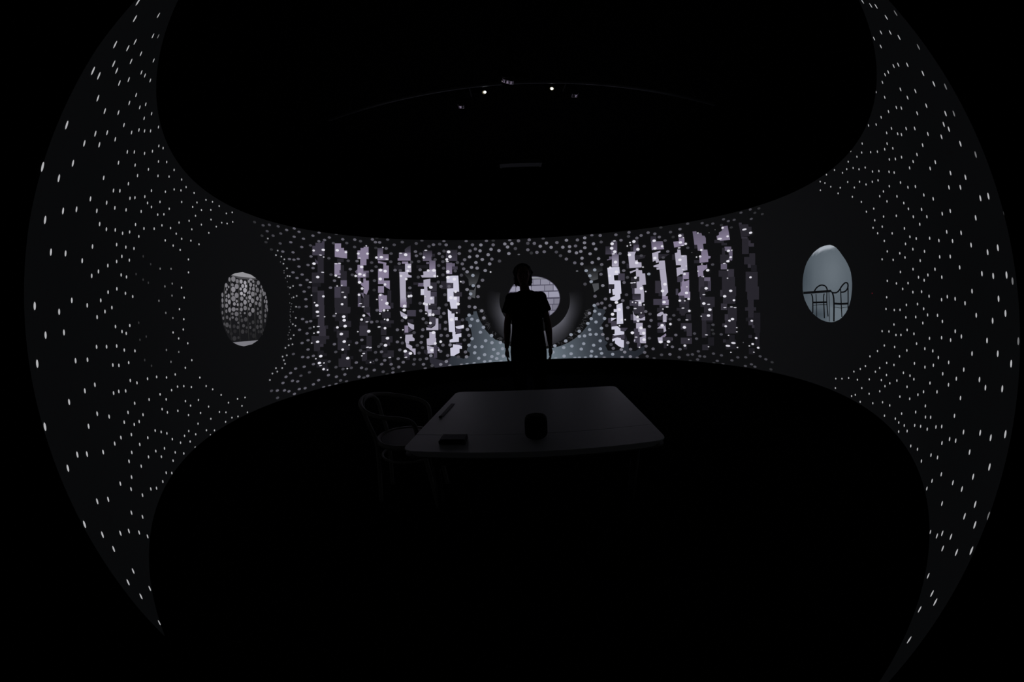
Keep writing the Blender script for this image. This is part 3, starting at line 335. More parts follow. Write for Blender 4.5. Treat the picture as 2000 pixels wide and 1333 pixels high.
14:'K:7423,2516 7519,2506 7502,2459 7406,2468;k:7413,2487 7735,2459 7732,2421 7837,2406 7820,2360 7724,2274 7424,2290;K:7435,2289 7647,2271 7638,2243 7426,2261;k:7447,2259 7681,2240 7613,2010 7381,2024;K:7629,2216 7736,2207 7710,2124 7604,2132;K:7670,2170 7840,2157 7824,2107 7655,2119;k:7637,2017 7838,2004 7795,1833 7594,1843;k:7443,1973 7623,1962 7596,1852 7417,1862;K:7544,1860 7650,1854 7638,1799 7532,1804;q:7657,1840 7848,1830 7828,1740 7638,1749;k:7446,1748 7858,1730 7808,1441 7396,1449;k:7459,1525 7863,1515 7838,1325 7434,1328;k:7458,1328 7659,1326 7646,1184 7445,1183;k:7352,1214 7732,1214 7728,1164 7349,1162;k:7455,1163 7645,1163 7638,1041 7448,1039;q:7366,1058 7865,1064 7863,1014 7364,1006;q:7655,1133 7869,1134 7861,844 7647,837;K:7459,1008 7625,1010 7624,949 7457,946;K:7576,948 7659,950 7659,909 7575,907;q:7694,839 7837,843 7844,651 7700,645;k:7456,800 7575,804 7576,758 7457,754;q:7475,603 7678,613 7684,520 7481,509'}
for k, s in COLS.items():
    ps = []
    for it in s.split(';'):
        lv, q = it.split(':'); q = TZ(q)
        if len(lv) == 2:
            z0, z1 = min(p[1] for p in q), max(p[1] for p in q)
            f = lambda t, z, z0=z0, z1=z1, a=LEVEL[lv[1]], b=LEVEL[lv[0]]: col(*(x + (y - x) * (z - z0) / (z1 - z0) for x, y in zip(a, b)))
        else: f = col(*LEVEL[lv])
        ps.append((q, f))
    # later pieces lie over earlier ones, each a hair nearer
    vs, fs, cs = [], [], []
    for i, (poly, c) in enumerate(ps):
        area = sum(poly[j - 1][0] * poly[j][1] - poly[j][0] * poly[j - 1][1] for j in range(len(poly)))
        if area < 0: poly = poly[::-1]
        b = len(vs); vs += [on_screen(t, z, .004 + .00012 * i) for t, z in poly]; fs.append(list(range(b, b + len(poly))))
        cs += [c(t, z) if callable(c) else c for t, z in poly]
    me = bpy.data.meshes.new('projected_column'); me.from_pydata(vs, [], fs)
    at = me.color_attributes.new('picture', 'FLOAT_COLOR', 'POINT')
    for i, c in enumerate(cs): at.data[i].color = (*c, 1)
    o = obj('projected_column', me, M['picture'], scr)
    o['label'] = 'bright broken column of pale blocks' if 4 < k < 12 else 'dim broken column of grey blocks'

# round view on the left: strings of pale discs
def ngon(c, w, h, n=14): return [(c[0] + w * math.cos(a), c[1] + h * math.sin(a)) for a in [2 * math.pi * i / n for i in range(n)]]
lp = picture('round_view', [(q, col(21, 21, 23)) for q in slices(TZ('-9325,1956 -9034,1939 -8814,1890 -8640,1808 -8526,1723 -8458,1625 -8444,1537 -8482,1417 -8563,1300 -8696,1197 -8853,1130 -9078,1090 -9355,1082 -9537,1104 -9714,1144 -9858,1208 -9956,1290 -10015,1364 -10061,1455 -10082,1545 -10058,1618 -10006,1692 -9922,1769 -9810,1849 -9755,1888 -9585,1930'), 1.0)], scr, .002)
lp['label'] = 'oval view of hanging strings of grey discs'
picture('ceiling_patch', [(q, col(146, 145, 149)) for q in slices(TZ('-9713,1900 -9585,1930 -9325,1956 -9034,1939 -8858,1901 -8945,1901 -9176,1899 -9466,1898'), 1.0)], lp, .004)
picture('grey_band', [(q, col(74, 73, 76)) for q in slices(TZ('-9741,1891 -9466,1898 -9176,1899 -8945,1901 -8805,1886 -9117,1876 -9406,1871 -9552,1882'), 1.0)], lp, .0035)  # grey band of the picture just below the ceiling patch
picture('floor_patch', [(q, col(122, 121, 128)) for q in slices(TZ('-9714,1144 -8853,1130 -9078,1090 -9355,1082 -9537,1104'), 1.0)], lp, .0045)
for s in '-9937,1768 -9917,1769 -9927,1298 -9947,1299;-9727,1872 -9706,1873 -9744,1171 -9764,1172;-9445,1865 -9424,1866 -9453,1144 -9473,1145;-9156,1877 -9136,1878 -9155,1137 -9175,1137;-8910,1865 -8890,1866 -8917,1133 -8937,1134;-8670,1808 -8650,1808 -8679,1186 -8699,1187'.split(';'):
    q = TZ(s); zm = [p[1] for p in q]; a, b = min(zm), max(zm)
    picture('strip', [(r_, lambda t, z, a=a, b=b: col(*[34 + 44 * (z - a) / (b - a)] * 3)) for r_ in slices(q, 5, .1)], lp, .0035)
DISC = bpy.data.meshes.new('disc')
vs = [(0, 0, 0)] + [(math.cos(a), 0, math.sin(a)) for a in [2 * math.pi * i / 16 for i in range(16)]]
DISC.from_pydata(vs, [], [(0, 1 + i, 1 + (i + 1) % 16) for i in range(16)]); DISC.materials.append(M['dot'])
def place_disc(name, parent, t, z, w, h, c, off):
    o = bpy.data.objects.new(name, DISC); C.objects.link(o); o.parent = parent
    o.location = on_screen(t, z, off); o.rotation_euler = (0, 0, -math.radians(t)); o.scale = (w / 2, 1, h / 2); o.color = (*c, 1)
    return o
edge_l = TZ('-9325,1956 -9034,1939 -8814,1890 -8640,1808 -8526,1723 -8458,1625 -8444,1537 -8482,1417 -8563,1300 -8696,1197 -8853,1130 -9078,1090 -9355,1082 -9537,1104 -9714,1144 -9858,1208 -9956,1290 -10015,1364 -10061,1455 -10082,1545 -10058,1618 -10006,1692 -9922,1769 -9810,1849 -9755,1888 -9585,1930')
def inside(poly, p):
    s = False
    for i in range(len(poly)):
        a, b = poly[i - 1], poly[i]
        if (a[1] > p[1]) != (b[1] > p[1]) and p[0] < (b[0] - a[0]) * (p[1] - a[1]) / (b[1] - a[1]) + a[0]: s = not s
    return s
for q in P('-9637,1860,86,64,118 -9505,1840,62,51,115 -9879,1778,58,49,121 -9773,1849,41,50,116 -9668,1792,58,35,114 -9520,1779,79,61,122 -9635,1740,89,62,133 -9791,1764,27,30,131 -9854,1734,27,30,130 -9891,1703,31,34,117 -9793,1662,44,55,125 -9666,1687,55,35,119 -9523,1675,78,63,116 -9633,1635,89,60,115 -9869,1614,44,45,117 -9868,1660,27,26,133 -10006,1669,41,48,115 -10007,1609,38,48,115 -9772,1596,58,55,131 -9866,1554,58,48,114 -10001,1553,41,48,103 -9519,1608,44,33,127 -9601,1575,58,42,129 -9489,1568,37,35,132 -9769,1508,58,55,117 -9879,1493,41,41,98 -9631,1514,82,50,113 -9513,1515,48,27,114 -10015,1477,34,40,90 -9678,1464,48,30,93 -9538,1461,78,52,98 -9863,1426,48,41,82 -9672,1422,48,30,94 -9545,1401,61,44,80 -9491,1360,41,27,75 -9875,1343,68,52,72 -9777,1325,44,41,63 -9637,1322,58,42,47 -9513,1308,54,40,59 -9621,1266,68,42,35 -9750,1242,58,37,36 -9655,1186,81,53,47 -9516,1190,44,31,46 -9370,1841,62,50,152 -9236,1833,58,45,158 -9316,1790,58,48,152 -9206,1792,48,41,165 -9381,1753,48,36,154 -9237,1741,75,59,157 -9356,1700,61,44,168 -9258,1683,48,36,156 -9348,1640,68,52,125 -9238,1598,68,58,133 -9187,1649,34,33,115 -9363,1569,58,48,114 -9237,1529,68,54,109 -9370,1512,58,45,116 -9234,1394,68,52,64 -9364,1384,54,43,58 -9384,1433,34,28,68 -9319,1321,58,39,68 -9360,1253,68,51,53 -9237,1249,54,40,40 -9214,1296,34,28,58 -9042,1879,68,27,130 -8957,1858,38,38,122 -9101,1853,38,41,134 -9045,1815,58,52,126 -8942,1811,27,34,131 -9059,1765,41,37,119 -8950,1765,55,50,117 -9085,1720,44,50,122 -8971,1701,72,61,116 -8865,1703,31,36,107 -9072,1659,65,54,134 -8985,1619,68,58,120 -9109,1611,37,33,113 -9060,1566,58,49,113 -9109,1519,37,37,105 -8979,1501,68,58,114 -9086,1455,64,53,95 -8990,1355,51,45,54 -9094,1295,44,36,66 -9101,1341,34,28,51 -9085,1218,47,36,32 -8999,1189,61,57,36 -8979,1260,54,41,49 -8784,1846,65,58,104 -8852,1803,27,34,119 -8812,1754,61,62,101 -8703,1737,31,52,109 -8683,1797,27,39,114 -8643,1754,34,43,107 -8815,1647,51,51,119 -8722,1682,48,56,108 -8604,1711,44,61,104 -8861,1589,54,46,107 -8739,1574,58,62,100 -8710,1629,34,43,107 -8555,1712,27,44,104 -8528,1663,27,44,117 -8508,1608,37,48,115 -8573,1614,31,48,109 -8520,1548,47,61,96 -8809,1518,34,34,94 -8814,1460,41,42,83 -8718,1475,44,47,86 -8748,1413,54,55,75 -8821,1360,41,50,48 -8718,1358,41,51,73 -8851,1293,51,54,60 -8741,1297,47,46,60 -8583,1365,34,47,74 -8490,1505,27,52,97 -8559,1494,30,43,88 -8818,1234,44,42,41 -8732,1231,41,42,47 -8666,1250,27,38,46 -8560,1429,41,52,87 -9993,1418,34,36,92 -9968,1354,31,33,72 -9845,1268,44,37,47 -9899,1288,31,26,44 -9765,1406,34,34,91 -9400,1470,31,24,104 -9143,1713,24,25,148 -9257,1469,41,24,108'):
    t, z, w, h, v = q[0] / 100, q[1] / 1000, q[2] / 1000, q[3] / 1000, q[4]
    if inside(edge_l, (t, z)): place_disc('disc', lp, t, z, w, h, col(v, v * .985, v * 1.03), .005)

# round view on the right: a blue grey room with a table and two armchairs in outline
rp = grid_picture('round_view', '10275,1493,97,106,114 10275,1493,97,106,114 10275,1493,97,106,114 10275,1493,97,106,114 10275,1493,97,106,114 10275,1493,97,106,114 10275,1493,97,106,114 10275,1493,97,106,114 10275,1493,97,106,114 10275,1493,97,106,114 10275,1493,97,106,114 10275,1493,97,106,114 10275,1493,97,106,114 10275,1493,97,106,114 10275,1493,97,106,114 10275,1493,97,106,114 10275,1493,97,106,114 10275,1493,97,106,114 10275,1493,97,106,114 10275,1493,97,106,114 10275,1493,97,106,114 10275,1493,97,106,114 10275,1493,97,106,114 10275,1493,97,106,114 10275,1493,97,106,114 10275,1493,97,106,114 10275,1493,97,106,114 10275,1493,97,106,114 10275,1493,97,106,114 10275,1493,97,106,114 10275,1493,97,106,114 10275,1493,97,106,114 10275,1493,97,106,114 10275,1493,97,106,114 10275,1493,97,106,114 10275,1493,97,106,114 10275,1493,97,106,114 10275,1493,97,106,114 10275,1493,97,106,114 10275,1493,97,106,114 10275,1493,97,106,114 10275,1493,97,106,114 10275,1493,97,106,114 10275,1493,97,106,114 10275,1493,97,106,114 10275,1493,97,106,114 10275,1493,97,106,114;10300,1552,99,108,116 10316,1550,99,108,116 10329,1547,99,108,116 10342,1541,99,108,116 10355,1534,99,108,116 10368,1527,99,108,116 10376,1521,99,108,116 10384,1514,99,108,116 10389,1507,99,108,116 10391,1498,98,107,115 10391,1490,98,107,115 10389,1481,98,107,115 10385,1473,97,106,114 10380,1466,97,106,114 10372,1459,97,106,114 10362,1452,96,105,113 10351,1446,96,105,113 10333,1440,96,105,113 10318,1436,95,104,112 10303,1434,95,104,112 10291,1433,95,104,112 10279,1433,95,104,112 10264,1433,95,104,112 10250,1435,94,103,111 10236,1437,94,103,111 10223,1439,94,103,111 10207,1444,94,103,111 10192,1448,94,103,111 10177,1455,94,103,111 10166,1463,94,103,111 10157,1471,94,103,111 10153,1478,94,103,111 10151,1487,94,103,111 10152,1495,94,103,111 10155,1503,95,104,112 10160,1511,95,104,112 10166,1518,95,104,112 10173,1524,95,104,112 10183,1530,96,105,113 10195,1535,96,105,113 10205,1539,96,105,113 10217,1543,97,106,114 10233,1547,97,106,114 10248,1549,98,107,115 10260,1551,98,107,115 10273,1552,98,107,115 10286,1552,98,107,115;10319,1596,99,108,116 10347,1592,100,109,117 10370,1586,100,109,117 10393,1576,100,109,117 10415,1564,100,109,117 10437,1552,100,109,117 10452,1541,100,109,117 10465,1529,99,108,116 10474,1517,99,108,116 10478,1502,98,107,115 10478,1488,98,107,115 10473,1472,97,106,114 10466,1459,97,106,114 10458,1446,96,105,113 10444,1434,96,105,113 10428,1422,95,104,112 10408,1411,95,104,112 10377,1400,94,103,111 10351,1394,94,103,111 10326,1391,93,102,110 10304,1389,93,102,110 10282,1388,93,102,110 10258,1389,93,102,110 10233,1391,93,102,110 10209,1394,92,101,109 10185,1399,92,101,109 10157,1406,92,101,109 10131,1415,92,101,109 10104,1427,92,101,109 10085,1440,92,101,109 10070,1453,92,101,109 10062,1466,92,101,109 10059,1482,92,101,109 10062,1497,92,101,109 10066,1511,93,102,110 10075,1525,93,102,110 10085,1536,93,102,110 10098,1547,94,103,111 10115,1558,94,103,111 10136,1567,95,104,112 10154,1574,95,104,112 10175,1581,96,105,113 10202,1587,97,106,114 10228,1591,97,106,114 10250,1594,98,107,115 10272,1595,98,107,115 10296,1596,99,108,116;10338,1635,99,108,116 10376,1629,100,109,117 10408,1621,100,109,117 10439,1607,100,109,117 10469,1590,100,109,117 10499,1573,100,109,117 10520,1559,100,109,117 10538,1543,99,108,116 10551,1525,99,108,116 10555,1505,98,107,115 10556,1485,97,106,114 10550,1464,96,105,113 10540,1446,96,105,113 10528,1428,95,104,112 10510,1412,94,103,111 10487,1395,94,103,111 10459,1380,93,102,110 10417,1365,93,102,110 10382,1357,92,101,109 10346,1352,92,101,109 10316,1349,92,101,109 10287,1348,91,100,108 10252,1349,91,100,108 10218,1352,91,100,108 10185,1356,91,100,108 10151,1362,90,99,107 10113,1372,90,99,107 10076,1384,90,99,107 10040,1401,90,99,107 10013,1419,90,99,107 9992,1437,90,99,107 9981,1455,90,99,107 9976,1477,90,99,107 9980,1498,90,99,107 9986,1518,91,100,108 9999,1537,91,100,108 10012,1553,91,100,108 10031,1569,92,101,109 10055,1583,93,102,110 10083,1596,94,103,111 10108,1606,94,103,111 10138,1615,95,104,112 10175,1623,96,105,113 10211,1629,97,106,114 10242,1632,98,107,115 10273,1635,98,107,115 10305,1635,99,108,116;10356,1671,99,108,116 10404,1664,100,109,117 10444,1653,100,109,117 10483,1635,100,109,117 10520,1614,100,109,117 10558,1593,100,109,117 10584,1575,99,108,116 10607,1555,98,107,115 10622,1533,98,107,115 10628,1508,97,106,114 10628,1483,96,105,113 10621,1457,95,104,112 10608,1434,94,103,111 10594,1412,93,102,110 10571,1391,93,102,110 10542,1371,92,101,109 10508,1352,92,101,109 10456,1333,91,100,108 10411,1322,91,100,108 10366,1316,90,99,107 10329,1312,90,99,107 10291,1311,90,99,107 10248,1312,90,99,107 10205,1315,89,98,106 10163,1320,89,98,106 10120,1328,89,98,106 10073,1340,89,98,106 10026,1355,88,97,105 9979,1376,88,97,105 9946,1399,88,97,105 9919,1422,88,97,105 9905,1445,88,97,105 9899,1472,88,97,105 9904,1499,89,98,106 9912,1524,89,98,106 9927,1549,89,98,106 9945,1569,90,99,107 9968,1589,90,99,107 9998,1607,91,100,108 10034,1623,92,101,109 10066,1635,93,102,110 10103,1647,94,103,111 10150,1657,95,104,112 10196,1665,96,105,113 10235,1669,97,106,114 10274,1671,98,107,115 10314,1672,98,107,115;10373,1706,98,107,115 10431,1696,99,108,116 10479,1683,100,109,117 10525,1662,100,109,117 10569,1637,100,109,117 10614,1612,99,108,116 10645,1590,98,107,115 10672,1566,97,106,114 10690,1540,96,105,113 10697,1511,95,104,112 10697,1482,94,103,111 10688,1450,93,102,110 10674,1424,93,102,110 10656,1397,92,101,109 10629,1372,91,100,108 10596,1348,91,100,108 10555,1325,90,99,107 10492,1303,90,99,107 10439,1290,89,98,106 10386,1282,89,98,106 10341,1277,89,98,106 10296,1275,89,98,106 10245,1276,88,97,105 10193,1280,88,97,105 10143,1286,88,97,105 10092,1294,88,97,105 10035,1309,87,96,104 9978,1327,87,96,104 9923,1352,87,96,104 9883,1380,87,96,104 9850,1407,87,96,104 9833,1435,87,96,104 9826,1468,87,96,104 9831,1500,87,96,104 9841,1530,87,96,104 9860,1560,88,97,105 9880,1584,88,97,105 9909,1608,89,98,106 9945,1631,90,99,107 9988,1650,91,100,108 10026,1664,91,100,108 10071,1678,92,101,109 10127,1690,94,103,111 10183,1699,95,104,112 10229,1703,96,105,113 10275,1706,97,106,114 10324,1707,98,107,115;10391,1739,97,106,114 10457,1727,98,107,115 10513,1712,99,108,116 10565,1688,99,108,116 10616,1658,99,108,116 10668,1629,98,107,115 10703,1604,97,106,114 10735,1577,96,105,113 10756,1547,95,104,112 10764,1513,94,103,111 10764,1480,93,102,110 10753,1444,92,101,109 10737,1413,91,100,108 10717,1382,90,99,107 10686,1354,90,99,107 10647,1326,89,98,106 10600,1300,89,98,106 10528,1274,88,97,105 10466,1259,90,99,107 10405,1249,92,101,109 10353,1243,93,102,110 10302,1241,92,101,109 10242,1242,90,99,107 10183,1246,88,97,105 10124,1253,87,96,104 10065,1263,87,96,104 9999,1279,86,95,103 9933,1300,86,95,103 9868,1329,86,95,103 9822,1361,86,95,103 9784,1393,86,95,103 9764,1425,85,94,102 9756,1464,84,93,101 9762,1502,84,93,101 9773,1536,85,94,102 9795,1571,86,95,103 9819,1599,87,96,104 9852,1627,88,97,105 9894,1653,88,97,105 9943,1675,89,98,106 9988,1692,90,99,107 10040,1708,91,100,108 10105,1721,92,101,109 10170,1732,94,103,111 10224,1737,95,104,112 10278,1740,96,105,113 10334,1740,97,106,114;10409,1770,96,105,113 10483,1758,97,106,114 10546,1740,97,106,114 10605,1712,98,107,115 10663,1679,98,107,115 10720,1646,97,106,114 10760,1618,96,105,113 10796,1587,94,103,111 10819,1554,93,102,110 10828,1516,92,101,109 10828,1478,91,100,108 10816,1438,90,99,107 10797,1403,90,99,107 10775,1369,89,98,106 10741,1337,88,97,105 10697,1305,88,97,105 10644,1276,88,97,105 10563,1246,93,102,110 10494,1229,97,107,115 10425,1218,100,110,118 10366,1211,101,110,118 10308,1208,97,107,115 10240,1209,92,101,109 10173,1213,87,96,104 10106,1221,85,94,102 10039,1231,85,94,102 9964,1250,85,94,102 9889,1273,85,94,102 9816,1306,85,94,102 9763,1342,85,94,102 9720,1379,84,93,101 9697,1416,82,91,99 9688,1459,81,90,98 9695,1503,81,90,98 9707,1542,81,90,98 9732,1582,82,91,99 9759,1614,83,92,100 9797,1645,85,94,102 9844,1675,87,96,104 9901,1700,88,97,105 9952,1719,89,98,106 10011,1737,90,99,107 10085,1752,91,100,108 10158,1764,92,101,109 10219,1769,94,103,111 10280,1772,95,104,112 10344,1773,95,104,112;10426,1801,95,104,112 10509,1787,96,105,113 10579,1767,96,105,113 10644,1736,96,105,113 10708,1699,96,105,113 10772,1662,95,104,112 10816,1631,94,103,111 10855,1596,93,102,110 10881,1560,92,101,109 10890,1518,91,100,108 10890,1476,90,99,107 10878,1432,89,98,106 10857,1394,88,97,105 10832,1356,88,97,105 10794,1321,87,96,104 10746,1285,87,96,104 10688,1253,90,99,107 10598,1219,99,109,117 10521,1200,102,112,120 10444,1188,102,112,120 10379,1180,101,111,119 10314,1176,96,106,114 10239,1177,90,99,107 10164,1181,83,92,100 10089,1190,80,89,97 10015,1201,80,89,97 9931,1222,83,92,100 9847,1247,84,93,101 9765,1283,85,94,102 9706,1324,83,92,100 9658,1365,82,91,99 9633,1406,80,89,97 9622,1455,78,87,95 9629,1504,77,86,94 9643,1548,77,86,94 9671,1592,78,87,95 9702,1628,79,88,96 9744,1664,82,91,99 9797,1697,84,93,101 9860,1725,87,96,104 9917,1746,88,97,105 9982,1765,89,98,106 10065,1782,90,99,107 10147,1795,91,100,108 10215,1800,92,101,109 10283,1804,93,102,110 10354,1804,94,103,111;10444,1831,94,103,111 10535,1815,94,103,111 10612,1793,95,104,112 10683,1759,95,104,112 10752,1718,95,104,112 10822,1678,94,103,111 10870,1643,92,101,109 10913,1605,91,100,108 10941,1566,90,99,107 10952,1520,89,98,106 10951,1475,88,97,105 10937,1426,88,97,105 10914,1385,87,96,104 10888,1343,87,96,104 10846,1305,86,95,103 10793,1266,86,95,103 10730,1230,96,106,114 10632,1194,102,112,120 10547,1172,101,111,119 10463,1159,101,111,119 10392,1149,100,110,118 10321,1145,96,105,113 10238,1146,88,97,105 10155,1150,79,88,96 10073,1159,74,83,91 9991,1171,73,82,90 9899,1194,76,85,93 9807,1221,82,91,99 9716,1261,84,93,101 9651,1306,82,91,99 9598,1351,80,89,97 9570,1397,78,87,95 9558,1451,76,85,93 9566,1505,74,83,91 9581,1554,74,83,91 9611,1602,75,84,92 9645,1642,76,85,93 9692,1682,79,88,96 9750,1718,82,91,99 9820,1749,85,94,102 9883,1772,87,96,104 9955,1793,88,97,105 10047,1812,89,98,106 10137,1825,90,99,107 10212,1831,91,100,108 10287,1835,92,101,109 10365,1834,93,102,110;10462,1860,92,101,109 10561,1842,93,102,110 10644,1818,93,102,110 10721,1781,94,103,111 10796,1736,93,102,110 10872,1692,92,101,109 10923,1655,91,100,108 10970,1614,90,99,107 11000,1571,89,98,106 11011,1522,88,97,105 11011,1473,87,96,104 10996,1421,87,96,104 10971,1376,86,95,103 10942,1331,86,95,103 10897,1290,86,95,103 10840,1248,91,100,108 10772,1209,101,111,119 10665,1169,101,111,119 10574,1145,101,111,119 10483,1130,101,111,119 10405,1120,100,110,118 10327,1115,96,106,114 10237,1116,88,97,105 10148,1120,78,87,95 10058,1129,71,80,88 9969,1142,66,75,83 9868,1166,67,76,84 9767,1196,76,85,93 9669,1239,82,91,99 9597,1288,82,91,99 9539,1338,79,88,96 9508,1388,76,85,93 9495,1447,73,82,90 9504,1506,71,80,88 9520,1559,70,79,87 9553,1613,71,80,88 9590,1656,73,82,90 9641,1699,76,85,93 9705,1739,80,89,97 9781,1772,83,92,100 9850,1798,85,94,102 9929,1821,87,96,104 10029,1841,88,97,105 10127,1855,89,98,106 10209,1861,93,102,110 10290,1865,101,110,118 10375,1864,98,107,115;10480,1889,165,171,180 10587,1869,108,116,124 10676,1843,92,101,109 10759,1802,92,101,109 10839,1754,92,101,109 10920,1707,91,100,108 10976,1666,90,99,107 11025,1623,89,98,106 11058,1576,88,97,105 11070,1524,87,96,104 11069,1471,86,95,103 11053,1415,86,95,103 11026,1368,86,95,103 10996,1319,85,94,102 10947,1275,85,94,102 10886,1230,95,105,113 10813,1188,101,111,119 10699,1144,101,111,119 10600,1119,101,111,119 10502,1102,100,110,118 10418,1091,100,110,118 10335,1085,97,107,115 10237,1086,90,99,107 10140,1090,80,90,98 10043,1099,75,84,92 9947,1113,67,76,84 9837,1139,61,70,78 9729,1171,69,78,86 9622,1218,81,90,98 9544,1271,81,90,98 9482,1324,78,87,95 9448,1378,75,84,92 9433,1443,71,80,88 9443,1506,68,77,85 9461,1565,67,76,84 9496,1623,68,77,85 9537,1670,71,80,88 9592,1717,74,83,91 9661,1760,78,87,95 9743,1796,82,91,99 9818,1823,84,93,101 9903,1848,86,95,103 10011,1869,123,131,139 10118,1885,165,171,180 10207,1891,165,171,180 10295,1894,165,171,180 10387,1893,165,171,180;10498,1917,165,171,180 10612,1895,165,171,180 10708,1866,99,107,115 10796,1823,91,100,108 10882,1771,91,100,108 10968,1721,90,99,107 11028,1677,89,98,106 11080,1631,87,96,104 11115,1582,87,96,104 11127,1525,86,95,103 11127,1470,86,95,103 11109,1410,85,94,102 11081,1359,85,94,102 11048,1308,85,94,102 10997,1261,86,95,103 10932,1212,100,110,118 10854,1168,100,110,118 10732,1121,100,110,118 10627,1093,100,110,118 10522,1075,100,110,118 10432,1062,100,110,118 10342,1056,98,108,116 10238,1056,91,100,108 10134,1060,83,92,100 10030,1070,80,89,97 9926,1085,73,82,90 9808,1112,62,71,79 9691,1146,64,73,81 9576,1196,78,87,95 9493,1253,81,90,98 9425,1311,78,87,95 9389,1369,74,83,91 9373,1438,69,78,86 9383,1507,66,75,83 9402,1571,64,73,81 9441,1633,66,75,83 9484,1684,69,78,86 9543,1734,73,82,90 9618,1781,77,86,94 9706,1819,81,90,98 9786,1848,83,92,100 9879,1875,148,155,164 9995,1897,165,171,180 10109,1914,165,171,180 10205,1920,165,171,180 10299,1923,165,171,180 10398,1922,165,171,180', scr, .002)
rp['label'] = 'oval view of a blue grey room with black furniture outlines'
INK = col(9, 10, 12)
def ink(keys, name):
    ps = []
    for k in keys:
        for s in RPI[k].split(';'):
            a, b = (TZ(v) for v in s.split('|'))
            for i in range(len(a) - 1): ps.append(([a[i], a[i + 1], b[i + 1], b[i]], INK))
    return picture(name, ps, rp, .006)
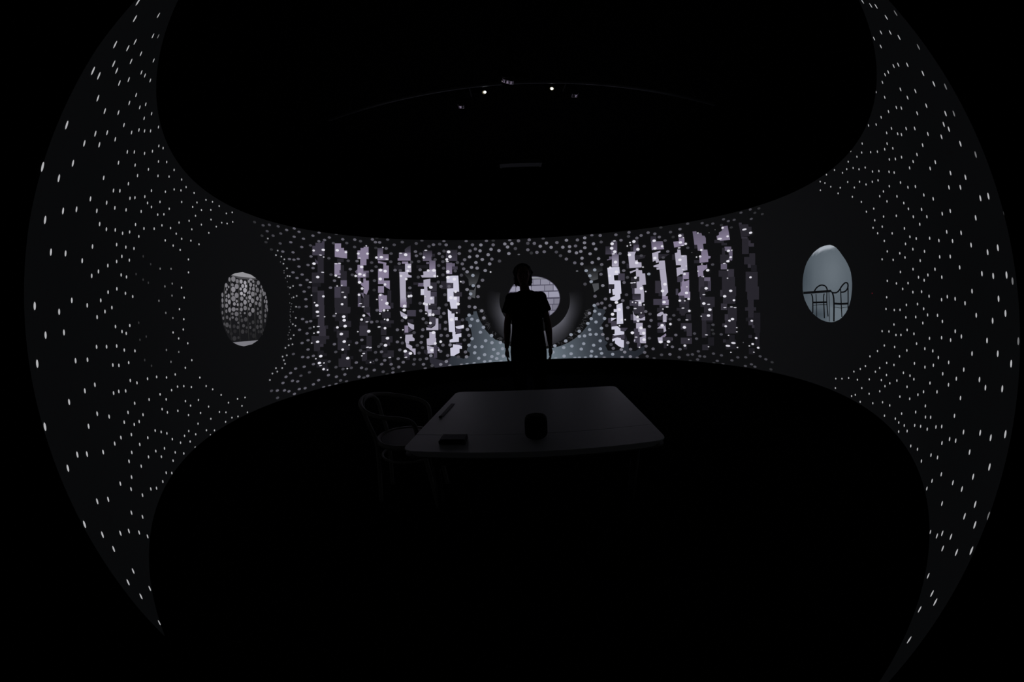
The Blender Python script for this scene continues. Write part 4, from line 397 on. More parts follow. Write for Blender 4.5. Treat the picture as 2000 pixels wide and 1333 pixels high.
RPI = {'TABLE_TOP':'9393,1383 9478,1384 9599,1385 9736,1386 9869,1387 10007,1388 10156,1390 10290,1392 10384,1393|9393,1413 9477,1413 9598,1414 9736,1414 9868,1415 10006,1416 10154,1417 10288,1419 10382,1419',
'TABLE_LEG':'10282,1397 10265,1062|10306,1397 10289,1062;10363,1398 10384,1383|10401,1403 10422,1389',
'CHAIR_A_HOOP':'9801,1406 9815,1413 9835,1424 9857,1435 9879,1444 9903,1451 9929,1457 9956,1462 9981,1466 10003,1469 10024,1470 10044,1471 10066,1471 10089,1469 10113,1467 10135,1464 10154,1461 10169,1456 10182,1451 10194,1445 10203,1439 10209,1432 10213,1424 10215,1417 10217,1412|9761,1415 9775,1422 9795,1433 9819,1445 9845,1455 9873,1463 9903,1470 9933,1476 9962,1481 9990,1484 10017,1486 10044,1487 10071,1486 10099,1485 10128,1482 10156,1478 10181,1473 10203,1467 10221,1460 10236,1452 10247,1444 10256,1436 10260,1426 10262,1419 10264,1413',
'CHAIR_A_LEG':'9653,1379 9661,1372 9672,1362 9682,1350 9689,1334 9691,1313 9690,1286 9688,1258 9686,1233 9684,1209 9681,1185 9678,1164 9677,1149|9692,1384 9699,1377 9711,1367 9723,1353 9731,1336 9733,1313 9732,1286 9730,1259 9728,1233 9726,1209 9723,1185 9720,1164 9718,1149;9822,1379 9821,1357 9821,1325 9821,1289 9820,1253 9819,1216 9819,1174 9818,1137 9819,1110|9849,1379 9848,1357 9848,1325 9847,1289 9847,1254 9846,1216 9845,1175 9845,1137 9845,1111;10109,1382 10102,1375 10093,1365 10083,1351 10077,1332 10074,1307 10074,1278 10076,1246 10078,1215 10079,1182 10081,1148 10084,1117 10085,1096|10146,1379 10139,1372 10130,1362 10121,1349 10115,1332 10113,1308 10113,1278 10115,1246 10116,1215 10118,1183 10120,1149 10122,1118 10124,1097;10208,1399 10203,1380 10196,1352 10189,1321 10186,1293 10186,1267 10189,1242 10193,1219 10197,1196 10201,1173 10207,1151 10212,1131 10216,1117|10244,1398 10239,1379 10232,1351 10225,1321 10222,1293 10222,1268 10224,1243 10228,1220 10232,1197 10237,1175 10242,1152 10248,1133 10251,1119',
'CHAIR_A_SEAT':'9717,1267 10208,1272|9718,1287 10208,1291',
'CHAIR_A_STRETCHER':'9714,1240 9760,1242 9825,1244 9898,1246 9967,1248 10036,1249 10109,1249 10174,1249 10219,1249|9713,1246 9759,1248 9824,1250 9897,1252 9967,1254 10036,1255 10109,1255 10175,1255 10220,1255',
'CHAIR_B_HOOP':'10400,1378 10427,1377 10468,1376 10514,1375 10558,1376 10594,1381 10625,1387 10653,1394 10680,1403 10708,1413 10734,1425 10760,1436 10786,1446 10815,1455 10846,1464 10876,1471 10899,1475 10915,1476 10928,1475 10940,1474 10948,1471 10955,1468 10960,1462 10962,1456 10960,1448 10955,1440 10947,1432 10935,1423 10921,1416 10902,1410 10879,1404 10854,1399 10829,1396 10802,1394 10770,1394 10740,1394 10717,1394|10406,1394 10434,1393 10473,1391 10514,1391 10546,1392 10571,1395 10594,1399 10618,1406 10643,1413 10667,1422 10692,1433 10719,1445 10748,1456 10779,1466 10812,1475 10846,1483 10878,1488 10911,1491 10942,1489 10968,1486 10989,1480 11002,1473 11010,1465 11013,1456 11011,1446 11005,1437 10995,1427 10981,1417 10962,1407 10938,1399 10909,1392 10879,1386 10846,1382 10809,1379 10771,1378 10739,1379 10717,1378',
'CHAIR_B_LEG':'10379,1393 10388,1384 10401,1371 10413,1355 10422,1338 10426,1319 10427,1300 10426,1276 10425,1245 10421,1202 10416,1150 10413,1100 10411,1066|10430,1398 10439,1389 10452,1375 10466,1359 10475,1340 10480,1321 10481,1300 10480,1276 10478,1246 10475,1203 10470,1151 10466,1101 10465,1067;10696,1418 10695,1396 10694,1365 10693,1329 10693,1291 10694,1248 10697,1198 10701,1152 10705,1120|10732,1418 10731,1396 10730,1365 10729,1329 10729,1292 10730,1248 10733,1199 10737,1153 10741,1121;10970,1474 10927,1208|11008,1473 10966,1208',
'CHAIR_B_SEAT':'10456,1255 10499,1254 10560,1253 10629,1252 10697,1252 10767,1253 10841,1254 10908,1255 10954,1256|10463,1277 10506,1276 10566,1275 10634,1274 10699,1274 10767,1274 10840,1275 10906,1276 10952,1277',
'CHAIR_B_STRETCHER':'10468,1224 10508,1222 10564,1219 10629,1216 10693,1215 10762,1217 10836,1222 10904,1226 10950,1229|10473,1230 10512,1227 10568,1224 10631,1221 10694,1220 10760,1223 10834,1227 10901,1231 10947,1234'}
ink(('TABLE_TOP', 'TABLE_LEG'), 'table_outline')
ink(('CHAIR_A_HOOP', 'CHAIR_A_LEG', 'CHAIR_A_SEAT', 'CHAIR_A_STRETCHER'), 'chair_outline')
ink(('CHAIR_B_HOOP', 'CHAIR_B_LEG', 'CHAIR_B_SEAT', 'CHAIR_B_STRETCHER'), 'chair_outline')

# the dots, largest in the photograph first
DOTS = '14860,2384,S 16702,794,e 16075,1857,e -15246,612,S -15870,1758,S 15447,309,S -14806,2201,S 15851,1924,S 16175,630,S 16505,707,S -14627,2327,S 15404,2100,S 14253,2709,S -15323,692,S -15190,2059,S 15806,435,S 16307,711,S 14944,2300,S 14385,2615,S -15581,802,S 15696,382,S -15996,1614,S -15168,1970,S 15308,2212,S 16079,519,S -14546,2411,S -14897,565,S -15339,1876,S 16701,697,S 14630,2578,S 15653,1935,S -14239,2458,S 16726,918,e -15100,462,S 15738,1891,S -15510,1985,S -14869,2077,S -14657,499,S -14095,2538,S -15624,1682,S -15428,1780,S 16411,582,S 16028,450,S -15367,519,S -14402,409,S 15888,1794,S 16321,830,S -14948,1995,S 16180,1688,e -14223,326,S 16227,1910,e -14479,2255,S -15098,753,S 15814,627,S 14997,2187,S 14793,2533,S 15965,2014,S 15408,444,S -15924,1902,S -15468,941,S -15675,1560,S 15995,721,S -15689,1081,S 16611,1016,S -14350,2599,S 16474,950,S -15758,1962,S 15423,1941,S -14815,690,S -14561,2148,S -14979,322,S -15199,2188,S -15301,426,S -15648,1224,S -15666,1356,S 16444,1479,e -15336,1650,S 14557,2361,S 16620,1124,e 16148,882,S 15837,2110,S 16159,1564,S 15489,566,S -14354,502,S -15173,931,S -15005,2296,S -15432,1514,S 14174,2572,S -15443,2133,S -14607,2512,S 15036,2059,S -15445,1293,S -15608,2083,S 14396,2418,S -14094,402,S -13932,2501,S 15093,2452,S 13973,2693,S 16344,1111,S 16498,1294,e 16478,1173,e -14942,894,S 15934,1593,S -14145,2328,S 16197,1031,S 15689,1710,S 16069,341,S 15686,741,S 16629,491,S 15267,2388,S -15019,1719,S -13753,2605,S -15844,2041,S 16246,1336,S 16377,1315,e -14765,2455,S 15840,842,S 15543,2273,S 16115,1419,S 16437,432,S -15073,1088,S 14683,2189,S 16162,1235,S -15087,1556,S -13941,2416,S -14331,645,S -15135,1368,S 16550,1774,g -14716,1824,S -15342,309,S 14716,2712,S -14506,1969,S -15238,2283,S 15045,489,S 15987,1114,S 15283,1807,S 15448,1714,S 15995,1277,S -14087,558,S -15023,1307,S 14743,326,S -14715,964,S -14512,828,S 15666,1563,S 15896,1349,S 14821,393,S 15822,1429,S -15530,2197,S 15747,984,S 14054,2499,S -14205,2129,S 14713,2080,S 14391,2271,S -14044,2240,S -13742,2479,S -13822,455,S 16418,351,S 15353,756,S 14919,1937,S 15819,1209,S 16181,2094,e -14620,2612,S -14827,1422,S -16055,2099,S -14774,1210,S 15180,684,S -14630,1091,S -13943,590,S -14455,1826,S -15852,2153,S -15112,2394,S 15672,1139,S 16713,375,S 15094,1776,S 15544,991,S -14629,1587,S -15466,2266,S -14410,978,S 15583,1371,S -13540,2550,S -13817,2309,S -14123,801,S 15106,2587,S 14976,651,S 14750,506,S 15373,1492,S -14219,1913,S 14677,1954,S -13860,660,S 14140,2300,S -14104,2002,S -14453,1204,S -13496,409,S -838,672,L -1117,818,L -1337,1165,M -14391,1677,S -14292,1795,S -778,550,L -1395,1304,M -1368,987,L -1114,680,L -1543,1120,L -1475,897,L -1318,727,L -2159,1459,B -1072,548,L -765,405,L -1610,1377,M -938,463,L -1492,1578,m -1731,1156,L -14332,1094,S -2397,1170,B -2240,1566,B -1814,1235,L -1793,1031,L -1450,617,L -1795,1398,m 948,556,L -1459,1776,M -988,366,L -1144,412,L -1319,1892,m -852,296,L -1771,1562,m -1761,785,L -1896,966,M -1728,1638,L -2380,1582,B -1857,853,m 875,431,L 14401,2099,S -1381,459,L -2036,1153,d -1677,624,L -1631,1794,L 1314,642,L -1207,316,L -1214,2079,M -731,2257,d -1838,1724,M -1875,665,L 1498,761,L -2014,771,d 15855,2293,S -1705,510,L 1239,514,L -1396,319,L -1059,2207,M -2242,1932,B -1579,399,L -409,2400,M 962,296,L -1626,1992,L 224,2460,m -979,2301,m 519,2399,m -184,2496,d -2005,541,m 1772,822,L -1477,2132,M -1958,1869,m 1511,539,L 1242,348,L -3016,955,B 1770,724,L -1981,447,M -2448,1968,B -1745,298,L -2597,1129,m 14763,587,S 762,2404,m -731,2466,M -441,2534,M -2548,1453,d -1811,2065,M -2616,1004,m -2563,877,m -1295,2299,M -2637,1297,m -1659,2151,M 1478,390,L 2065,968,L 2130,1161,M -1093,2391,M -1509,2242,M 236,2592,d -2494,700,M -2005,2004,d 1942,730,L -293,2599,M 14020,2339,S -2445,2077,B -2754,1235,d -2252,460,d 2183,1056,L -1978,297,L 642,2519,M 2039,1722,d -68,2651,m -13319,2659,S -2577,1644,d 452,2584,m 2116,848,L -2424,1797,m -527,2598,M -2770,892,m -1920,2125,m 1290,2306,d -2789,1397,m 1905,580,L -3106,635,B -14091,927,S -992,2498,M 2304,1306,L 1477,2233,m -14404,1426,S 1161,2384,d 2313,1198,L 1819,477,L -3024,1792,B 2133,755,L 290,2664,m -2731,709,m -1458,2370,M -2166,296,M 1600,298,L -357,2681,m 2345,1481,m 999,2486,M 2336,990,L 1744,2148,m 2421,1331,m -2599,506,m -914,2587,m -2202,2088,d 2246,1763,L 15132,1566,S -1960,2222,m 854,2578,M 2462,1138,L -1357,2473,M 2894,1128,B 1747,300,L -2690,1802,m -1712,2357,M -2820,596,m 2214,1879,L 2326,756,L 2103,1981,L -1878,2303,m 2556,1345,m 15343,1221,S 1977,2119,M -2357,2368,B -2658,396,M -3232,1145,d 2509,870,L 757,2683,d 2233,547,L 13695,2566,S 3040,1348,B -2120,2251,d -2905,2108,B -2554,304,M 1387,2474,M 1595,2382,M 2648,1250,m -2771,1886,d 2623,1053,L -1509,2511,m 1947,301,L -2610,2019,d 2163,431,L -1321,2591,M 1201,2575,m 2683,1420,m 14961,761,S -3325,1220,m 3121,1214,B -1688,2476,m -13895,794,S 2545,750,M 1996,2230,M -3359,1024,m 2620,1677,M 13883,2419,S 2455,630,L -1132,2678,m 1825,2343,M 2687,917,d 2139,339,L 2387,1986,L -2397,2461,B -2852,352,M -3392,1369,m -3403,904,m 2820,1293,m 1612,2476,M -2582,2146,d -3154,536,M -3400,1506,d -2049,2426,m 2584,1895,m -1600,2596,m -3441,796,m 2323,2132,M 14935,1690,S -3931,1399,B 2455,477,L 1970,2365,M -3915,1470,B -3409,698,d -3823,619,B 2697,669,m 2306,319,L -14319,1557,S 1811,2482,m 1524,2610,M 3101,1922,B -3652,985,d -3304,490,m -3140,349,d -2596,2273,d -3576,750,d 15247,1066,S -2741,2199,d 2492,390,L -3989,669,B 2273,2305,M 16603,281,S -3538,608,d -2032,2554,m 15047,856,S 2631,2081,m 2116,2433,M -13309,366,S 2815,558,d 2544,2199,M 3095,2108,B -3519,488,d -1805,2682,m -2605,2368,d -3422,393,m 2577,298,M 1890,2600,m 3252,1378,m -3374,304,m 14512,464,S 2884,485,m -2853,2313,d 2117,2532,M 3531,776,B -4015,1215,d -3426,1986,d -3707,503,d -13697,678,S -2551,2477,d -3717,1793,m 2475,2391,M -2714,2429,m 3412,1244,m 2860,372,L 3388,1483,d -13902,2047,S -4060,819,d 3097,2309,B -3741,416,d -3360,2123,m 15242,1316,S 3006,2380,B 3331,1713,m -4543,930,B -3717,2178,B -13540,565,S -4197,1060,m 2139,2631,M 2415,2499,M -2474,2599,m -4496,1532,B 3822,866,B -4225,847,m -4164,702,m -4626,812,B 3152,462,M 3889,1586,B 16770,289,S 3034,2468,B 3346,1936,m 3454,1805,d 3371,592,M -4085,477,m -3398,2279,d -2688,2614,d 3910,770,B -2547,2683,m 3263,415,M 2675,2521,d -13648,2271,S -4243,551,m 2383,2678,m 3173,313,M 3578,2226,B 3361,2093,m 3916,652,B 3797,2066,B -2897,2601,m 3460,470,m -4115,302,d -3331,2423,d -4248,403,m -3638,2267,d -3047,2568,d 3267,2265,m -3828,2403,B -3471,2385,m 2662,2652,m -4015,2113,d 4000,1164,m 3451,332,M -4494,471,m 15073,2664,S -5146,1079,B -4762,838,d -4446,391,d -3500,2464,m -4686,1960,B -4518,2098,B -4851,1231,d -14060,1809,S -4776,708,m -4694,556,m -4827,1423,m -4460,316,m 4137,1116,d -4852,805,d -4188,2117,m 3878,2316,B 4104,893,m -4047,2237,m 4167,1001,m -14166,1252,S 3683,304,m -4672,2117,B -13931,1945,S -5031,1228,m 3770,2470,B 4532,912,B -4808,497,m -3280,2686,d 4594,1523,B 4625,1324,B 3342,2520,m -4976,713,d 4095,678,d 3981,531,m -3470,2620,d 3190,2636,m 4173,1842,L -4968,582,d 3932,416,m -4782,363,d 4470,614,B 4686,1639,B 3971,2190,d 15032,981,S -13461,2407,S -4326,2268,d 4419,2122,B 4018,345,d -4641,2347,B -4881,1932,d 4217,486,m -5073,416,m -14132,1595,S 3606,2580,d -5394,947,m 15710,2393,S 4735,624,B -4313,2417,d 4453,2301,B -5378,1903,B -3938,2639,d -5469,778,d 3637,2656,m 4097,2360,m 3880,2531,m 4252,307,d -5335,456,d -4818,2175,d 14182,2104,S -5575,909,m 6759,607,W -4961,2102,m 14621,648,S 4805,1022,d -5918,1198,B -5363,2042,B -4209,2580,d -5315,337,m 4452,2442,B 14249,364,S -5937,1292,B -13690,2140,S -14118,1386,S -5490,490,m -5985,955,B -5916,683,B -5946,1350,B -5300,2164,B 4500,383,d 4932,1088,d 4032,2570,m -4476,2508,m -6062,1079,B -5646,590,m 6685,2315,W -5445,318,d -4966,2246,d 4701,2118,d 6943,659,W 5277,879,B -5605,350,m 5395,1470,B 4985,743,m 5103,1011,d 4866,534,m -4430,2676,d 4784,398,m -5832,519,d 4280,2608,m -13682,845,S 5255,2048,B 4873,2220,m -4699,2613,m 14652,1715,S 4501,2570,m -5618,2027,d 15004,1269,S 4638,2499,m -13827,1015,S -13557,757,S -4842,2613,m 5126,498,m -6113,523,d 14810,1561,S 14920,1430,S 4825,2422,d -6072,432,m -5453,2262,m -8619,465,d -6297,809,d 5097,355,d -5684,2121,m -15131,2499,S -6319,932,m -6043,315,d -6266,1371,m 14827,919,S -14015,1468,S -4943,2659,m 5333,2353,B 13644,2451,S 14474,1822,S -6342,573,d -6240,352,d 15439,2529,S 5959,1282,B 5343,2475,B 5617,778,d -5752,2260,d -6363,424,m 5391,407,d -13032,343,S -6812,782,B 5039,2563,d -6548,679,d -8451,351,d -8420,445,m -6214,1926,m -6874,1002,B 6065,1530,B 5686,692,d -5346,2611,d -6407,307,m -5540,2502,d -6353,1814,m 6103,1083,B -6816,1448,B -6882,683,B 5548,420,d -13381,668,S 14673,1620,S 6156,1179,B 14885,1119,S 14433,611,S -6828,1545,B 5561,2244,d -6625,475,m -6330,2021,d 5747,480,d 6163,1827,B -5541,2631,m -13463,2250,S -6126,2422,B -6635,304,m -13872,1248,S -8191,522,m -13782,1851,S 7584,2390,W 5373,2592,m 5728,339,d -8177,418,m -13221,558,S 5801,400,d -5811,2558,d -6778,1975,B -13865,1651,S -8060,592,m -13218,2497,S -6835,306,m -13884,1420,S -7058,804,m -13662,1009,S 5962,399,d 6249,933,d -8030,387,m -7058,1316,m -6976,431,m -7092,1215,d -7084,684,m 13397,2594,S -5950,2616,m -6405,2281,d -7887,628,m -7189,1042,m 16267,2220,e -7215,909,m -7205,1142,m 5659,2666,d -9143,2727,d 13985,2105,S -7859,516,m -7192,1308,m -13501,876,S -13733,1152,S 6678,1390,B -7241,796,m -6603,2408,B 6346,1913,d -7722,879,d 13833,2215,S -7170,390,m -6907,2178,B -7858,330,m -7252,577,d -6265,2534,d -7185,1533,m 6267,461,d 14596,863,S -7702,672,m -13391,791,S 14657,1498,S -7076,1816,d -7188,1639,m -7325,1356,m -7397,1014,m 6525,783,d -13517,2088,S -7686,489,m -13801,1521,S -7423,815,m -7405,673,m -6179,2700,d -7671,376,m -6937,2110,m 6894,1472,B -7448,1205,m -7239,1752,m -8734,2607,d -7552,557,d 6916,1032,B -7139,1925,m 6404,348,d -13559,2007,S -6410,2621,m 15940,2370,S -7426,1528,d 6541,445,d -8571,2543,d 6881,1940,B 14191,1891,S 6160,2631,d -7468,366,m -6569,2571,m 14691,1291,S 13642,2328,S -13668,1787,S -13059,2589,S 14681,1135,S -7108,2150,m 6318,2578,d -7362,1846,m -7014,2285,m 6936,2102,B 6605,302,d 13994,382,S -8353,2501,d -7304,2001,m -6762,2538,m -8518,2638,d -7985,2304,m 14154,545,S -8090,2413,d 6524,2588,d -7614,2024,m -7478,1947,m -12824,358,S -13449,993,S -7044,2455,d -13673,1448,S -6769,2681,m -7747,2211,m -13549,1141,S -7416,2116,m 6907,383,d 13502,2401,S 14520,970,S -8092,2555,d -6975,2613,m -8203,2649,d -7591,2208,m -2048,1029,b -13217,784,S -13531,1872,S -13604,1701,S 13982,1981,S -7448,2228,m -13563,1246,S -13358,2126,S 14183,623,S -7631,2314,m 14537,1085,S 7106,441,d 8085,471,d -13071,657,S -7341,2412,m -13156,2375,S -14977,2589,e 14360,1606,S -2220,1694,b -7726,2458,m -13568,1350,S -12936,541,S 7784,2320,B 6917,2622,d -7294,2542,m -15407,2463,S 7881,502,d -7896,2626,m -2798,776,b 7073,2576,d -2992,1283,b -7208,2717,m -13236,899,S -7620,2548,m 14360,895,S 13595,2257,S -3098,1134,b 7381,458,d -3092,1292,b -2979,754,b -13533,1556,S -3025,1587,b 7718,336,d -12811,475,S 14246,781,S -3186,1478,b 7382,325,d 7884,2525,d -3265,1497,b -12644,313,S -7637,2673,m -7462,2636,m 14435,1304,S 7590,364,d 14111,1771,S 7282,2574,d -2884,2003,b -13455,1747,S 7908,2670,d 13104,2673,S -2466,2313,b 14304,1521,S -12881,2626,S 2862,1855,b -13255,1037,S -3091,2106,b 14004,593,S -3687,1647,b -3894,1265,b 3188,1018,b -13047,804,S -3759,1643,b 2907,2006,b 13988,1833,S -13423,1643,S -13336,1218,S 13905,516,S 7562,2660,d -13363,1813,S 13729,345,S -13371,1324,S 14297,1411,S -13310,1914,S 13339,2396,S -3829,1956,b -3226,2355,b -13235,1141,S 3721,1069,b 3727,996,b -3771,2102,b -4498,1246,b 3819,1327,b 13714,2024,S -4601,1107,b -3999,2013,b 3719,1790,b -12891,2510,S -4602,1413,b 14060,1648,S 14232,1082,S 14250,1172,S 14237,1290,S 14160,967,S -4702,1682,b -4534,1863,b -13240,1313,S 13371,2305,S 13927,651,S -12776,657,S -13055,1007,S -12630,501,S -13157,1987,S -13255,1548,S -13248,1646,S -13035,2203,S 15921,2452,S -5277,1347,b 14092,1465,S -12470,372,S -13200,1753,S -5359,1283,b 13965,798,S -13050,2095,S 13692,482,S 14013,910,S 13502,2098,S -5297,1799,b -5406,1695,b 4810,934,b -13117,1360,S 14085,1202,S 13387,2197,S 13810,1762,S -5221,2023,b -4805,2337,b -12593,617,S -13091,1840,S -13000,1203,S 5154,1340,b -5501,2011,b -12755,869,S 4701,2324,b 13955,990,S -6059,831,b -5874,1660,b -12856,2287,S 13785,721,S -5982,1550,b -5104,2399,b -12895,2186,S -6180,1188,b -12763,2426,S 5454,1365,b -12985,1934,S 13640,1833,S 5460,1162,b 13629,563,S 5369,1796,b -13018,1541,S 13810,1590,S 13044,2449,S 5288,565,b 15796,2530,S 13470,399,S -12317,407,S -5413,2392,b 13531,1903,S 13212,2239,S -12420,577,S 13829,1443,S -12697,1005,S -6169,2009,b -12597,2587,S 13820,1058,S -12853,2009,S 13816,1314,S 13420,1961,S 13728,872,S 13604,677,S 5508,2318,b -5832,2401,b -6598,1681,b -6831,1144,b -6764,580,b -12289,509,S 13594,1692,S -12731,2188,S 5952,2069,b 13743,1199,S 13684,1416,S 13324,412,S 13676,985,S 6011,2175,b -12393,757,S 13617,1545,S 13239,2040,S -12043,341,S 12792,2506,S 13613,1236,S -12368,864,S 13174,336,S 13567,1346,S 13578,1144,S 13064,2151,S -12241,712,S -12050,435,S 13383,1725,S 6681,916,b 13339,611,S -12392,994,S 13416,1636,S 13496,1442,S 6813,1006,b 13388,756,S 12857,2320,S -6930,2381,b 12602,2637,S 15662,2638,S 6989,1324,b 16563,1906,g 13243,1800,S -12198,807,S 13105,394,S -12475,2279,S 13144,470,S 13351,862,S -12507,2062,S -12368,2518,S 13379,999,S 13403,1266,S 6990,1998,b -12467,2178,S 13332,1504,S 13237,764,S -12364,2387,S 6839,2485,b 13181,677,S 13048,1919,S 13331,1178,S 13186,1693,S 6971,2335,b -11856,458,S 13274,1061,S -12252,2608,S 13260,1348,S 12956,398,S 7726,763,b 7804,623,b 7605,1658,b 7578,1015,b 12804,2154,S -12070,964,S 12723,2265,S -11720,382,S -11886,676,S 7610,669,b 12837,2065,S 13099,1601,S -11966,854,S 12620,2365,S 12461,2583,S 12977,575,S 13112,1415,S -12256,2218,S -12259,2127,S -11605,304,S -11675,468,S 13050,930,S 12993,759,S 13031,1078,S 12934,1644,S 13011,1259,S 12624,2143,S 12984,1168,S -11748,861,S 12501,2295,S 12403,2449,S -12106,2292,S -12075,2471,S 12777,1813,S 12910,1378,S 12879,1506,S -11767,963,S -12072,2031,S 12793,677,S -11470,402,S -11560,593,S 12666,458,S 12804,867,S -11571,717,S 12234,2595,S 12590,1973,S 12817,1031,S 12782,1221,S 12545,350,S -11538,844,S -11947,2152,S 12669,1611,S 12700,1425,S -11427,659,S -11891,2606,S -11704,1304,S 12080,2693,S 12631,784,S -11305,474,S 12552,626,S 12641,1022,S 12467,1903,S 12247,2317,S 12158,2484,S 12610,926,S -11827,2515,S 12499,1692,S 12579,1217,S 12451,1783,S -11779,2024,S 12563,1102,S -11530,1250,S 12301,2083,S -12152,1549,e -11401,992,S 12390,442,S -11289,810,S -11969,1171,e 12393,582,S -11724,2135,S -12152,1796,e 12400,678,S -11140,551,S -11075,371,S -11714,2428,S 12245,1985,S -11856,1072,e -11680,2242,S 12384,1455,S 12366,776,S 12259,1868,S 12041,2383,S 12389,1039,S -11461,1500,S -11125,672,S 11959,2540,S -11671,2582,S -10979,304,S -11358,1324,S 12279,1641,S 12325,1320,S 12230,516,S -11923,1462,e 12237,615,S 11855,2630,S -11324,1414,S 12286,1223,S -11236,1199,S 12132,1931,S -11961,1670,e -11522,2015,S -11153,1043,S -11396,1689,S 12241,914,S -11511,2117,S 12012,2096,S -11303,1605,S 12131,711,S -10804,322,S 12146,1031,S -10837,447,S 12045,381,S 11911,2205,S -10957,866,S -10827,568,S -11689,1422,e 11793,2370,S -11563,1137,e 11712,2580,S 11990,663,S -11782,1826,e 12008,850,S -11714,1607,e -10787,767,S -11338,2312,S -11716,1707,e -11178,1841,S -11209,1959,S 16416,2006,g 11860,443,S -11339,2593,S -11293,2457,S -83,2373,F -11185,2140,S 11609,2462,S -11201,2249,S 11634,2301,S 11801,572,S -10585,712,S 11517,2580,S -10497,465,S 11751,782,S -11244,2711,S 1803,1983,F -11140,2394,S -11170,2526,S -10359,337,S -2450,2273,f 11615,679,S 11582,324,S 11569,459,S -10331,624,S -10890,2139,S -10279,429,S -10964,2483,S 11256,2666,S 11442,633,S -10888,2341,S 11280,2459,S -3986,558,f 3651,1223,f 11377,519,S 3585,1697,f 11369,364,S -10130,514,S 3046,2269,f -10971,2723,S -10113,344,S 3677,1700,f -3156,2490,f 3651,696,f -10865,2610,S -4520,592,f 11151,2418,S -4795,1136,f 11240,334,S 3115,2518,f 11220,585,S -9898,324,S -10591,2294,S -5136,803,f -5187,1238,f -3995,2428,f -5226,816,f 11055,500,S -10632,2540,S 10948,2529,S -9800,513,S -10574,2441,S -5283,1493,f 10914,2680,S -4457,2314,f -5373,720,f 4717,1236,f -10620,2633,S -5370,1548,f -9692,417,S -8619,606,n -8504,680,n 10772,2605,S -10357,2393,S 10818,467,S 335,2392,v -9550,319,S -9537,496,S -8362,738,n 5250,1211,f -8331,689,n -10357,2630,S 5369,1008,f 10616,2652,S -5949,1742,f -5371,2316,f 5335,1874,f -10181,2462,S -8151,721,n 10620,339,S 10597,443,S 10539,2557,S -8094,871,n -8064,820,n -905,2681,v -8038,769,n 5370,2107,f 5269,2260,f -7972,980,n -6063,1982,f -7947,877,n -10231,2719,S 5398,2296,f -7851,1008,n -9987,2478,S -10062,2589,S -6045,2211,f -7764,1095,n 5974,1429,f -7723,1014,n -6814,1228,f -6165,2200,f -6809,1386,f -7656,1138,n -6854,643,f 6121,1266,f -7663,1292,n 6022,763,f -7576,1267,n -8527,2445,n -9798,2523,S -7550,1377,n -9860,2632,S -8214,2240,n -6613,2053,f -7525,1534,n -7710,1803,n -7601,1668,n -7801,1967,n -8161,2306,n -7947,2134,n -7613,1828,n -7495,1688,n -8027,2231,n -7724,1965,n -7822,2075,n -7920,2197,n -7027,1893,f -4659,302,v 6668,1211,f -6694,2321,f -4900,1769,v -9557,2729,S 6747,1910,f 6892,1220,f 7016,1210,f -4826,2509,v -4797,2704,v 4733,2677,v 5108,2466,v 5477,302,v 6223,848,v 6262,788,v -9045,2614,v -8740,2464,v -1041,2048,s -8586,2391,v 6288,300,v -2214,1293,s -8381,2307,v -2034,1880,s -2884,623,s -3085,1480,s -3221,1314,s -3224,1626,s -2794,1996,s 8308,445,v -3314,1724,s 8282,340,v 6813,2536,v 3110,910,s -4013,1051,s 3306,1020,s 8301,2551,v -4097,919,s 3575,1343,s 8219,2647,v 3676,1330,s 7142,2464,v -4477,1409,s 3845,1141,s 8048,2600,v -4594,1260,s 3952,1285,s 16481,2157,g -4742,1358,s 4032,1526,s -4659,1596,s 3758,509,s -4821,1608,s 3996,1976,s 3535,2397,s 3645,2409,s 3636,2457,s -5174,557,s 4576,1201,s 4628,992,s 4696,1097,s -5508,1090,s -5439,686,s 4703,564,s -5831,891,s -4589,2524,s 5323,1335,s -5968,518,s 5417,1573,s -6200,1407,s -5974,1851,s -5147,2536,s 5422,674,s 5449,1931,s -6128,1841,s -6584,1368,s 5857,1071,s -6636,556,s 5828,1826,s -6727,671,s 5449,2430,s 5999,1726,s 5826,2067,s 5984,1939,s -6973,1135,s -6963,1228,s -6985,756,s -6899,1587,s -7074,994,s 6094,569,s -6995,1698,s 5966,2474,s -6583,2295,s 6815,1672,s 6776,773,s 6841,1798,s 6863,508,s 7058,901,s 7060,837,s 7086,594,s 7052,2104,s 7658,550,s 7495,636,s -12942,1690,g -12813,1269,g -12826,1380,g -12713,1132,g -12757,1827,g -12511,1082,g -12699,1672,g -12601,1287,g -12521,1663,g -12482,1800,g -7842,1091,t -7846,1149,t -7803,1182,t -7790,1261,t -7763,1216,t -7748,1355,t -7732,1326,t -7735,1420,t -7721,1396,t -7730,1467,t -7713,1502,t -7734,1590,t -7695,1537,t -7631,1464,t -7669,1578,t -7741,1714,t -7667,1659,t -7781,1814,t -7867,1937,t -7809,1885,t -7920,2006,t -8052,2154,t -7921,2036,t 7283,679,t -5075,565,t 6571,2478,t 6349,2447,t 5685,2152,t 4755,856,t 4864,672,t'.split()
TONE = dict(S=(178, 178, 181), e=(110, 110, 112), g=(52, 52, 54), n=(150, 150, 155), t=(110, 110, 115), s=(205, 203, 212), b=(218, 216, 226), B=(226, 224, 234), f=(205, 203, 214), W=(214, 212, 222),  # e and g: faint dots, some dimmed to imitate lens fall-off at the edge
            F=(92, 92, 98), v=(46, 46, 49), d=(68, 67, 74), m=(94, 92, 102), M=(122, 121, 132), L=(138, 144, 157))
field = []
